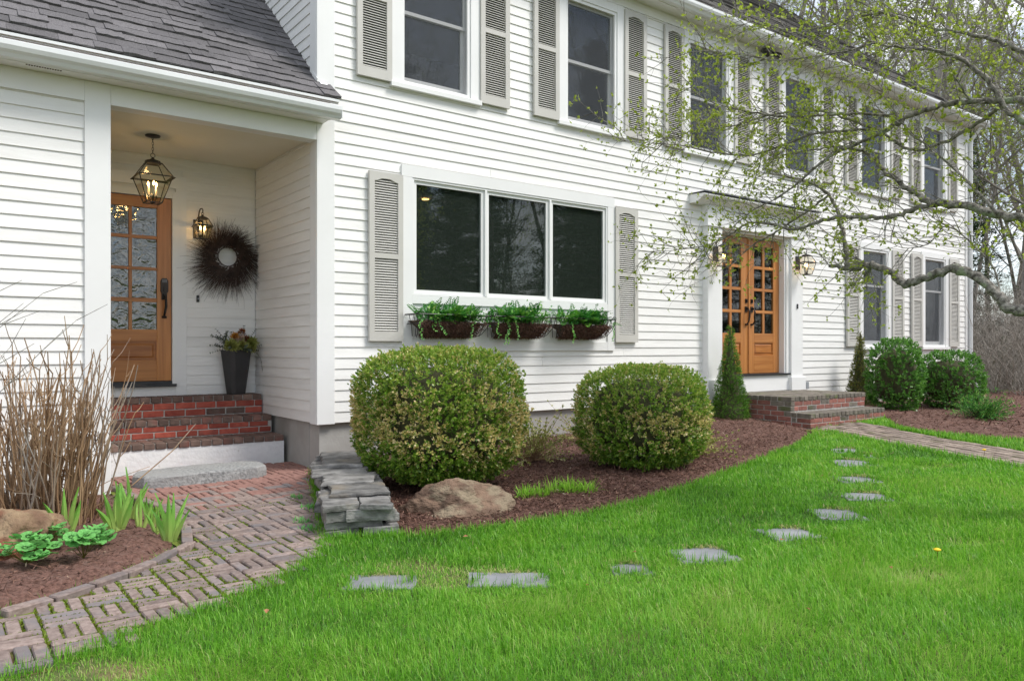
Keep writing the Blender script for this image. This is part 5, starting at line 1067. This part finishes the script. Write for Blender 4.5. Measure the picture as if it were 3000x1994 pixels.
for k in range(3):
    m = MB(); n = 36; P = [(0, 0, 0)]; T_ = [.55]
    for ri, rad in ((1, .34), (2, .68), (3, 1.0)):
        for j in range(n):
            a = 2*PI*j/n; a0 = .16+a*(2*PI-.32)/(2*PI); pl = math.cos(a*9)*.055*rad; sc_ = 1+(.085*abs(math.sin(a*4.5+.2)) if ri == 3 else 0)+random.gauss(0, .012)
            P.append((rad*sc_*math.cos(a0), rad*sc_*math.sin(a0), .13*rad*rad+pl*.6)); T_.append(.35+.4*rad*(.5+.5*math.cos(a*9))+random.gauss(0, .05))
    F = [(0, 1+j, 1+(j+1)) for j in range(n-1)]
    for ri in range(2): F += [(1+ri*n+j, 1+ri*n+j+1, 1+(ri+1)*n+j+1, 1+(ri+1)*n+j) for j in range(n-1)]
    m.add(P, F); m.t = T_; m_.append(m.mesh('leaf', m_mantle, True))
def mantle(label, x, y, n, rad):
    z0 = bedz(b1, x, y); t = thing('leafy_plant', label, 'plant', (x, y, z0), 0, 'round leaved plants in the mulch'); s = MB()
    for i in range(n):
        a = random.uniform(0, 2*PI); r = rad*math.sqrt(random.random()); hz = random.uniform(.05, .13)-.25*(r-.05)*.3; p = (r*math.cos(a), r*math.sin(a), max(.03, hz)); S = random.uniform(.028, .044)
        link('leaf', random.choice(m_), t, p, (random.gauss(.25, .25), random.gauss(-.2, .25), random.uniform(0, 2*PI)), (S, S, S)); s.tube([(0, 0, 0), (p[0]*.6, p[1]*.6, p[2]*.55), p], .0016, 4)
    s.build('stalks', m_moss, t)
mantle('round leaved green plant at the frame edge below the ochre boulder', -2.50, -2.16, 30, .14); mantle('round leaved green plant touching the ochre boulder', -2.37, -1.90, 24, .12); mantle('small round leaved plant in open mulch, nearer the walkway', -2.245, -2.22, 15, .075); mantle('small round leaved plant in open mulch, below the bare stems', -2.12, -1.98, 14, .075)
# ------------------------------------------------------------------ budding tree whose limbs reach in from beside the camera
LIMBS = [
  [(2.9,-5.15,1.33,0.0412),(2.81,-4.99,1.38,0.039),(2.8,-4.89,1.41,0.0368),(2.79,-4.79,1.44,0.0344),(2.83,-4.73,1.52,0.0349),(2.84,-4.64,1.61,0.0339),(2.83,-4.55,1.69,0.0329),(2.81,-4.44,1.73,0.0303),(2.78,-4.33,1.7,0.0277),(2.76,-4.22,1.66,0.028),(2.77,-4.14,1.64,0.0284),(2.79,-4.06,1.69,0.0288),(2.78,-3.96,1.77,0.0259),(2.77,-3.86,1.8,0.0246),(2.73,-3.74,1.79,0.0232),(2.67,-3.6,1.81,0.0101)] ,
  [(2.72,-3.72,1.8,0.0216),(2.77,-3.68,1.93,0.0198),(2.81,-3.63,2.06,0.0179),(2.85,-3.59,2.17,0.016),(2.88,-3.53,2.29,0.014),(2.9,-3.46,2.4,0.0121),(2.88,-3.37,2.49,0.01),(2.84,-3.26,2.55,0.0079),(2.78,-3.14,2.6,0.0058),(2.72,-3.01,2.64,0.0036)] ,
  [(2.9,-5.15,1.89,0.0329),(2.87,-5.01,1.96,0.0315),(2.84,-4.87,2.02,0.0299),(2.81,-4.73,2.07,0.0283),(2.76,-4.59,2.13,0.0266),(2.72,-4.44,2.17,0.0248),(2.73,-4.33,2.18,0.0229)] ,
  [(2.73,-4.35,2.18,0.0213),(2.72,-4.24,2.27,0.0196),(2.73,-4.13,2.36,0.0178),(2.74,-4.04,2.44,0.0159),(2.75,-3.94,2.55,0.014),(2.76,-3.84,2.65,0.012),(2.75,-3.73,2.7,0.01),(2.73,-3.61,2.74,0.0079),(2.69,-3.47,2.74,0.0057),(2.63,-3.32,2.74,0.0035)] ,
  [(2.73,-4.35,2.18,0.0183),(2.72,-4.22,2.17,0.0173),(2.7,-4.08,2.13,0.0163),(2.67,-3.94,2.14,0.0153),(2.61,-3.77,2.16,0.0142),(2.56,-3.61,2.15,0.013),(2.52,-3.46,2.11,0.0118),(2.51,-3.34,2.11,0.0106),(2.47,-3.19,2.17,0.0093),(2.43,-3.03,2.19,0.008),(2.41,-2.9,2.13,0.0066),(2.35,-2.73,2.05,0.0052),(2.19,-2.49,2.01,0.0038),(2.08,-2.29,2.01,0.0023)] ,
  [(2.96,-5.13,2.7,0.025),(2.95,-5.01,2.76,0.0239),(2.89,-4.85,2.81,0.0227),(2.85,-4.71,2.84,0.0215),(2.81,-4.57,2.86,0.0203),(2.76,-4.42,2.87,0.019),(2.73,-4.29,2.86,0.0176),(2.71,-4.16,2.83,0.0162),(2.69,-4.03,2.77,0.0147),(2.65,-3.88,2.71,0.0132),(2.6,-3.74,2.67,0.0116),(2.56,-3.59,2.59,0.0099),(2.5,-3.44,2.46,0.0082),(2.45,-3.28,2.36,0.0065),(2.39,-3.13,2.29,0.0047),(2.35,-2.99,2.2,0.0028)] ,
  [(2.9,-5.15,2.28,0.022),(2.75,-5.0,2.53,0.0204),(2.69,-4.92,2.62,0.0188),(2.64,-4.85,2.71,0.0172),(2.59,-4.78,2.86,0.0155),(2.54,-4.71,2.97,0.0139),(2.46,-4.61,3.08,0.0122),(2.35,-4.5,3.13,0.0105),(2.24,-4.38,3.16,0.0088),(2.13,-4.26,3.2,0.007),(1.99,-4.13,3.29,0.0053),(1.9,-4.02,3.39,0.0035)] ,
  [(2.9,-5.15,2.69,0.0192),(2.87,-5.01,2.94,0.0175),(2.83,-4.88,3.1,0.0158),(2.79,-4.74,3.22,0.014),(2.72,-4.58,3.3,0.0121),(2.62,-4.39,3.38,0.0101),(2.54,-4.23,3.47,0.0081),(2.44,-4.04,3.6,0.0059),(2.37,-3.88,3.72,0.0038)] ,
  [(2.96,-5.13,2.73,0.0166),(2.94,-4.94,2.92,0.0161),(2.95,-4.78,2.89,0.0155),(2.98,-4.64,2.81,0.0148),(3.01,-4.49,2.75,0.014),(2.98,-4.29,2.66,0.0133),(2.94,-4.09,2.65,0.0124),(2.87,-3.87,2.83,0.0115),(2.79,-3.63,2.98,0.0106),(2.75,-3.44,3.07,0.0096),(2.65,-3.19,3.09,0.0085),(2.59,-2.98,3.08,0.0074),(2.56,-2.78,3.06,0.0062),(2.4,-2.49,3.06,0.005),(2.33,-2.27,3.03,0.0037),(2.27,-2.06,3.14,0.0024)] ,
  [(2.98,-4.03,2.91,0.0131),(2.83,-3.82,2.96,0.0119),(2.68,-3.62,2.98,0.0106),(2.53,-3.42,2.98,0.0092),(2.37,-3.22,3.02,0.0079),(2.23,-3.03,3.09,0.0065),(2.15,-2.88,3.16,0.0051),(2.09,-2.75,3.27,0.0036),(2.12,-2.69,3.37,0.0022)] ,
  [(2.85,-3.49,2.4,0.0104),(2.79,-3.37,2.3,0.0093),(2.73,-3.25,2.22,0.0082),(2.64,-3.11,2.11,0.007),(2.57,-2.99,2.04,0.0059),(2.5,-2.87,1.94,0.0047),(2.4,-2.73,1.91,0.0035),(2.36,-2.62,1.96,0.0022)] ,
  [(2.92,-3.91,2.83,0.0112),(2.81,-3.69,2.86,0.0102),(2.67,-3.45,2.86,0.0092),(2.55,-3.21,2.79,0.0081),(2.45,-3.0,2.75,0.0069),(2.31,-2.75,2.81,0.0057),(2.19,-2.53,2.89,0.0045),(2.07,-2.29,2.94,0.0032),(1.97,-2.08,2.99,0.0019)] ,
  [(2.1,-4.28,3.19,0.0075),(2.03,-4.1,3.17,0.0066),(1.93,-3.91,3.17,0.0057),(1.83,-3.71,3.18,0.0047),(1.74,-3.52,3.25,0.0037),(1.67,-3.35,3.31,0.0027),(1.65,-3.21,3.38,0.0016)] ,
  [(2.69,-4.37,3.4,0.0079),(2.59,-4.14,3.56,0.007),(2.5,-3.93,3.58,0.006),(2.41,-3.72,3.56,0.005),(2.33,-3.51,3.58,0.0039),(2.25,-3.31,3.66,0.0028),(2.18,-3.11,3.81,0.0017)] ,
  [(2.69,-4.78,2.05,0.0114),(2.7,-4.64,2.22,0.0103),(2.71,-4.5,2.4,0.0091),(2.72,-4.35,2.55,0.0079),(2.69,-4.19,2.73,0.0066),(2.71,-4.05,2.96,0.0052),(2.72,-3.91,3.19,0.0038),(2.7,-3.75,3.33,0.0023)] ,
  [(2.84,-4.73,1.52,0.007),(2.9,-4.67,1.71,0.0062),(2.87,-4.54,1.9,0.0053),(2.81,-4.4,2.03,0.0044),(2.8,-4.28,1.92,0.0035),(2.74,-4.13,1.9,0.0026),(2.67,-3.97,2.01,0.0016)] ,
  [(2.8,-4.57,2.86,0.0089),(2.73,-4.49,3.03,0.0075),(2.69,-4.42,3.22,0.006),(2.66,-4.38,3.41,0.0045),(2.67,-4.35,3.66,0.003)] ,
]
bt = thing('budding_tree', 'budding tree reaching its lichened grey limbs across the front doors', 'tree', (2.95, -5.16, .0))
base = Vector((2.95, -5.16, 0)); m = MB()
m.tube([(0, 0, -.05), (.0, 0, .3), (.02, .01, .9), (0, 0, 1.4), (.01, .02, 2.0), (-.01, .0, 2.6), (-.02, .02, 3.1)], [.15, .12, .105, .095, .08, .06, .03], 12); m.build('trunk', m_bark, bt, smooth=True)
def smooth_path(pts, n=5):
    out = []
    for i in range(len(pts)-1):
        p0, p1, p2, p3 = pts[max(i-1, 0)], pts[i], pts[i+1], pts[min(i+2, len(pts)-1)]
        for k in range(n):
            t = k/n; out.append(.5*((2*p1)+(p2-p0)*t+(2*p0-5*p1+4*p2-p3)*t*t+(3*p1-p0-3*p2+p3)*t**3))
    out.append(pts[-1]); return out
lm = MB(); tw = MB(); tB, tD, tN, tL, tT = [], [], [], [], []
def cluster(p, d, k=None, s=1.):
    for i in range(k or random.randint(3, 6)):
        q = Vector((random.gauss(0, 1), random.gauss(0, 1), random.gauss(.35, 1))).normalized()
        tB.append(p[:]); tD.append((q+d*.6)[:]); tN.append((random.gauss(0, 1), random.gauss(0, 1), random.gauss(.6, 1))); tL.append(random.uniform(.016, .036)*s); tT.append(min(1, max(0, random.gauss(.55, .25))))
def twig(p, d, L_, r, lev):
    n = max(3, int(L_/.05)); pts = [p.copy()]; cv = Vector((random.gauss(0, .10), random.gauss(0, .10), random.gauss(.02, .08)))
    for k in range(n):
        d = (d+cv*.5+Vector((random.gauss(0, .13), random.gauss(0, .13), random.gauss(0, .13)))).normalized(); p = p+d*L_/n; pts.append(p.copy())
        if random.random() < (.15 if lev else .11): cluster(p, d)
        if lev < 2 and random.random() < (.38 if lev == 0 else .20):
            s = d.cross(Vector((random.gauss(0, 1), random.gauss(0, 1), random.gauss(0, 1)))).normalized(); twig(p, (d*.65+s*.75).normalized(), L_*random.uniform(.25, .5), r*.6, lev+1)
    tw.tube(pts, [r*(1-.75*i/n) for i in range(n+1)], 4 if lev == 0 else 3, False); cluster(p, d, random.randint(2, 4), 1.0)
for li, L_ in enumerate(LIMBS):
    P = smooth_path([Vector(q[:3])-base for q in L_]); rr = [r for i in range(len(L_)-1) for r in [L_[i][3]+(L_[i+1][3]-L_[i][3])*t/5 for t in range(5)]]+[L_[-1][3]]
    P = [q+Vector((random.gauss(0, 1), random.gauss(0, 1), random.gauss(0, 1)))*min(.006, r*.35) for q, r in zip(P, rr)]; rr = [r*random.uniform(.86, 1.16) for r in rr]
    lm.tube(P, rr, 10 if rr[0] > .012 else 5)
    acc = 0.
    for i in range(3, len(P)):
        d = (P[i]-P[i-1]); acc += d.length; d.normalize(); r = rr[i]
        step = .036 if r < .012 else .06
        if li in (0,) and i < 65: step = 9
        if li == 2 and i < 22: step = .3
        while acc > step:
            acc -= step; s = d.cross(Vector((random.gauss(0, 1), random.gauss(0, 1), random.gauss(0, 1)))).normalized(); dd = (d*random.uniform(.4, 1)+s*.9+Vector((-.15, .1, .12))).normalized()
            twig(P[i].copy(), dd, random.uniform(.16, .60)*(1 if r < .012 else .9), random.uniform(.0027, .0045), 0)
    if rr[-1] < .006: twig(P[-1].copy(), (P[-1]-P[-2]).normalized(), random.uniform(.2, .4), .0022, 0)
for i_, v_ in enumerate(lm.v):
    q = Vector(v_); lm.v[i_] = tuple(q+Vector((fnoise(q, 45), fnoise(q, 45, 9), fnoise(q, 45, 21)))*.0045)
o = lm.build('limbs', m_bark, bt, smooth=True); tw.build('twigs', m_bark, bt)
link('crown', leaves('crown', np.array(tB), np.array(tD), np.array(tN), tL, np.array(tL)*.58, np.array(tT), m_bud), bt); NBUD = len(tB)

# ------------------------------------------------------------------ woods behind and beside the house
def bare_tree(seed, H, r0, fork):
    rs = random.Random(seed); tr = MB(); br = MB(); B, D, N_, T_ = [], [], [], []
    def grow(mb, p, d, L_, r, lev, n):
        pts = [p.copy()]; rad = [r]
        for k in range(n):
            d = (d+Vector((rs.gauss(0, .09), rs.gauss(0, .09), .03+rs.gauss(0, .05)))*(1 if lev else .45)).normalized(); p = p+d*L_/n; pts.append(p.copy()); rk = r*(1-(.72 if lev == 0 else .8)*(k+1)/n); rad.append(rk)
            lo = .30 if lev == 0 else .15
            if lev < 4 and (k+1)/n > lo:
                for _ in range(rs.choice((1, 2) if lev < 3 else (1, 1, 2))):
                    a = rs.uniform(0, 2*PI); s = d.orthogonal().normalized(); s = s*math.cos(a)+d.cross(s)*math.sin(a); el = rs.uniform(.5, .95); dd = (d*(1-el*.45)+s*el).normalized(); l2 = L_*rs.uniform(.26, .46)*(1.15-.5*(k+1)/n)
                    grow(br, p.copy(), dd, l2, max(rk*rs.uniform(.38, .6), .0032), lev+1, (7, 6, 5, 4, 3)[lev+1])
        mb.tube(pts, rad, (9, 5, 4, 3, 3)[lev], False)
        if lev >= 3 and rs.random() < .28: B.append(p[:]); D.append((rs.gauss(0, 1), rs.gauss(0, 1), rs.gauss(.3, 1))); N_.append((rs.gauss(0, 1), rs.gauss(0, 1), 1)); T_.append(rs.random()*.7)
    grow(tr, Vector((0, 0, -.1)), Vector((rs.gauss(0, .04), rs.gauss(0, .04), 1)), H, r0, 0, 11)
    if fork: grow(tr, Vector((0, 0, H*.25)), Vector((.35, .1, 1)).normalized(), H*.7, r0*.6, 0, 9)
    return tr.mesh('trunk', m_bark2, True), br.mesh('branches', m_bark2), leaves('crown', np.array(B), np.array(D), np.array(N_), np.full(len(B), .10), np.full(len(B), .07), np.array(T_), m_bud)
TV = [bare_tree(s, H, r, f) for s, H, r, f in ((1, 17, .17, 0), (2, 15, .12, 0), (3, 18, .20, 1), (5, 14, .10, 0), (8, 19, .24, 0))]
def put_tree(v, x, y, s, rz, label, grp):
    t = thing('bare_tree', label, 'tree', (x, y, .18), rz, grp); t.scale = (s, s, s)
    for n_, me in zip(('trunk', 'branches', 'crown'), TV[v]): link(n_, me, t)
put_tree(1, 21.9, 1.95, 1.25, .4, 'thick dark trunk tree at the picture edge beyond the house corner', 'bare trees in the woods')
wd = []
rt = random.Random(5)
for i in range(38):
    for _ in range(60):
        zc = rt.uniform(21, 52); ra = rt.uniform(.50, .80) if i < 22 else rt.uniform(.22, .62); x = -2.898+zc*(.5995+.8003*ra); y = -6.927+zc*(.8003-.5995*ra)
        if (x < 16.5 and y < 12) or (y < 13 and x < 14.8): continue
        if all((x-a)**2+(y-b)**2 > 3.2 for a, b in wd): break
    else: continue
    wd.append((x, y)); put_tree(rt.randrange(5), x, y, rt.uniform(.75, 1.2), rt.uniform(0, 6.28), 'bare grey tree among the woods behind the house', 'bare trees in the woods')
for i in range(22):    # the far side of the front lawn, seen only as reflections
    a = rt.uniform(-1.9, -.45); d = rt.uniform(24, 42); put_tree(rt.randrange(5), 3+d*math.cos(a), -5+d*math.sin(a), rt.uniform(.8, 1.15), rt.uniform(0, 6.28), 'bare tree across the lawn, mirrored in the window panes', 'trees reflected in the windows')
def pine(seed, H):
    rs = random.Random(seed); tr = MB(); tr.tube([(0, 0, -.1), (.05, 0, H*.5), (0, 0, H)], [.16, .10, .02], 8, False); B, D, N_, T_ = [], [], [], []
    z = H*.1
    while z < H*.98:
        for k in range(rs.randint(3, 5)):
            a = rs.uniform(0, 2*PI); L_ = (H-z)*.26*rs.uniform(.6, 1.1)+.3; d = Vector((math.cos(a), math.sin(a), rs.uniform(-.1, .25))); p = Vector((0, 0, z)); pts = [p.copy()]
            for j in range(6):
                d = d+Vector((rs.gauss(0, .08), rs.gauss(0, .08), -.015)); p = p+d*L_/6; pts.append(p.copy())
                for q in range(26):
                    B.append((p+Vector((rs.gauss(0, .16), rs.gauss(0, .16), rs.gauss(0, .10))))[:]); D.append((d+Vector((rs.gauss(0, .7), rs.gauss(0, .7), rs.gauss(.1, .5))))[:]); N_.append((rs.gauss(0, .5), rs.gauss(0, .5), 1)); T_.append(rs.random())
            tr.tube(pts, [.03, .026, .02, .015, .011, .008, .004], 4, False)
        z += rs.uniform(.32, .55)
    n = len(B); return tr.mesh('trunk', m_bark2, True), leaves('crown', np.array(B), np.array(D), np.array(N_), np.full(n, .20), np.full(n, .05), np.array(T_), m_pine)
PV = [pine(3, 11), pine(9, 14)]
for i, (v, x, y, s, lab) in enumerate(((0, 24.5, 5.2, .75, 'dark evergreen showing low beside the house corner'), (1, 29, 1.5, .9, 'dark evergreen at the picture edge behind the thick trunk'), (0, 33, 8.5, 1.0, 'dark evergreen farther back beyond the roof end'), (1, 36, 4, 1.0, 'tall dark evergreen deep in the woods at the edge'), (0, 27, 9.5, .9, 'dark evergreen behind the roof end, mostly hidden by twigs'))):
    t = thing('evergreen_tree', lab, 'tree', (x, y, .15), i*1.3, 'evergreens in the woods'); t.scale = (s, s, s); link('trunk', PV[v][0], t); link('crown', PV[v][1], t)
for i in range(34):
    a = rt.uniform(-1.15, -.30); d = rt.uniform(17, 30); t = thing('evergreen_tree', 'dark evergreen across the lawn, mirrored in the window panes', 'tree', (3+d*math.cos(a), -5+d*math.sin(a), .1), i*1.1, 'evergreens reflected in the windows'); s = rt.uniform(.7, 1.0); t.scale = (s, s, s); v = i % 2; link('trunk', PV[v][0], t); link('crown', PV[v][1], t)
# grey tan thicket at the wood's edge
m = MB(); rs = random.Random(77)
for i in range(2600):
    zc = rs.uniform(17.2, 30); ra = rs.uniform(.55, .82); x = -2.898+zc*(.5995+.8003*ra); y = -6.927+zc*(.8003-.5995*ra)
    if x < 15.6: continue
    p = Vector((x, y, .15)); d = Vector((rs.gauss(0, .35), rs.gauss(0, .35), 1)).normalized(); L_ = rs.uniform(.8, 3.4); pts = [p.copy()]
    for k in range(5):
        d = (d+Vector((rs.gauss(0, .25), rs.gauss(0, .25), rs.gauss(-.04, .12)))).normalized(); p = p+d*L_/5; pts.append(p.copy())
        if k > 0:
            for _ in range(2): e = (d*.5+Vector((rs.gauss(0, .7), rs.gauss(0, .7), rs.gauss(.1, .5)))).normalized(); l2 = rs.uniform(.15, .6); m.tube([p, p+e*l2*.5, p+e*l2+Vector((rs.gauss(0, .06), rs.gauss(0, .06), rs.gauss(0, .06)))], [.0035, .003, .0015], 3, False)
    m.tube(pts, [.008, .007, .006, .005, .004, .002], 3, False)
tag(m.build('undergrowth', m_brush), 'tangled bare tan undergrowth at the edge of the woods', 'undergrowth', kind='stuff')
for i, (x, y, h) in enumerate(((14.25, -.9, 2.6), (14.5, -.2, 2.9), (14.9, -1.5, 2.2))):
    t = thing('bare_shrub', ['arching bare shrub in front of the downspout corner', 'taller bare shrub just past the house corner', 'low bare shrub outermost past the far corner'][i], 'shrub', (x, y, .2)); m = MB()
    for k in range(46):
        p = Vector((random.gauss(0, .12), random.gauss(0, .12), 0)); d = Vector((random.gauss(0, .42), random.gauss(0, .42), 1)).normalized(); L_ = h*random.uniform(.5, 1); pts = [p.copy()]
        for j in range(7):
            d = (d+Vector((random.gauss(0, .12), random.gauss(0, .12), -.04))).normalized(); p = p+d*L_/7; pts.append(p.copy())
            if j > 2 and random.random() < .8: e = (d+Vector((random.gauss(0, .7), random.gauss(0, .7), random.gauss(0, .4)))).normalized(); m.tube([p, p+e*.18, p+e*.34], [.0025, .002, .001], 3, False)
        m.tube(pts, [.007-.0008*q for q in range(8)], 4, False)
    m.build('stems', m_brush, t)
print('GRASS', NGRASS, 'BUDS', NBUD, 'tris', sum(len(me.loops)-2*len(me.polygons) for me in bpy.data.meshes))
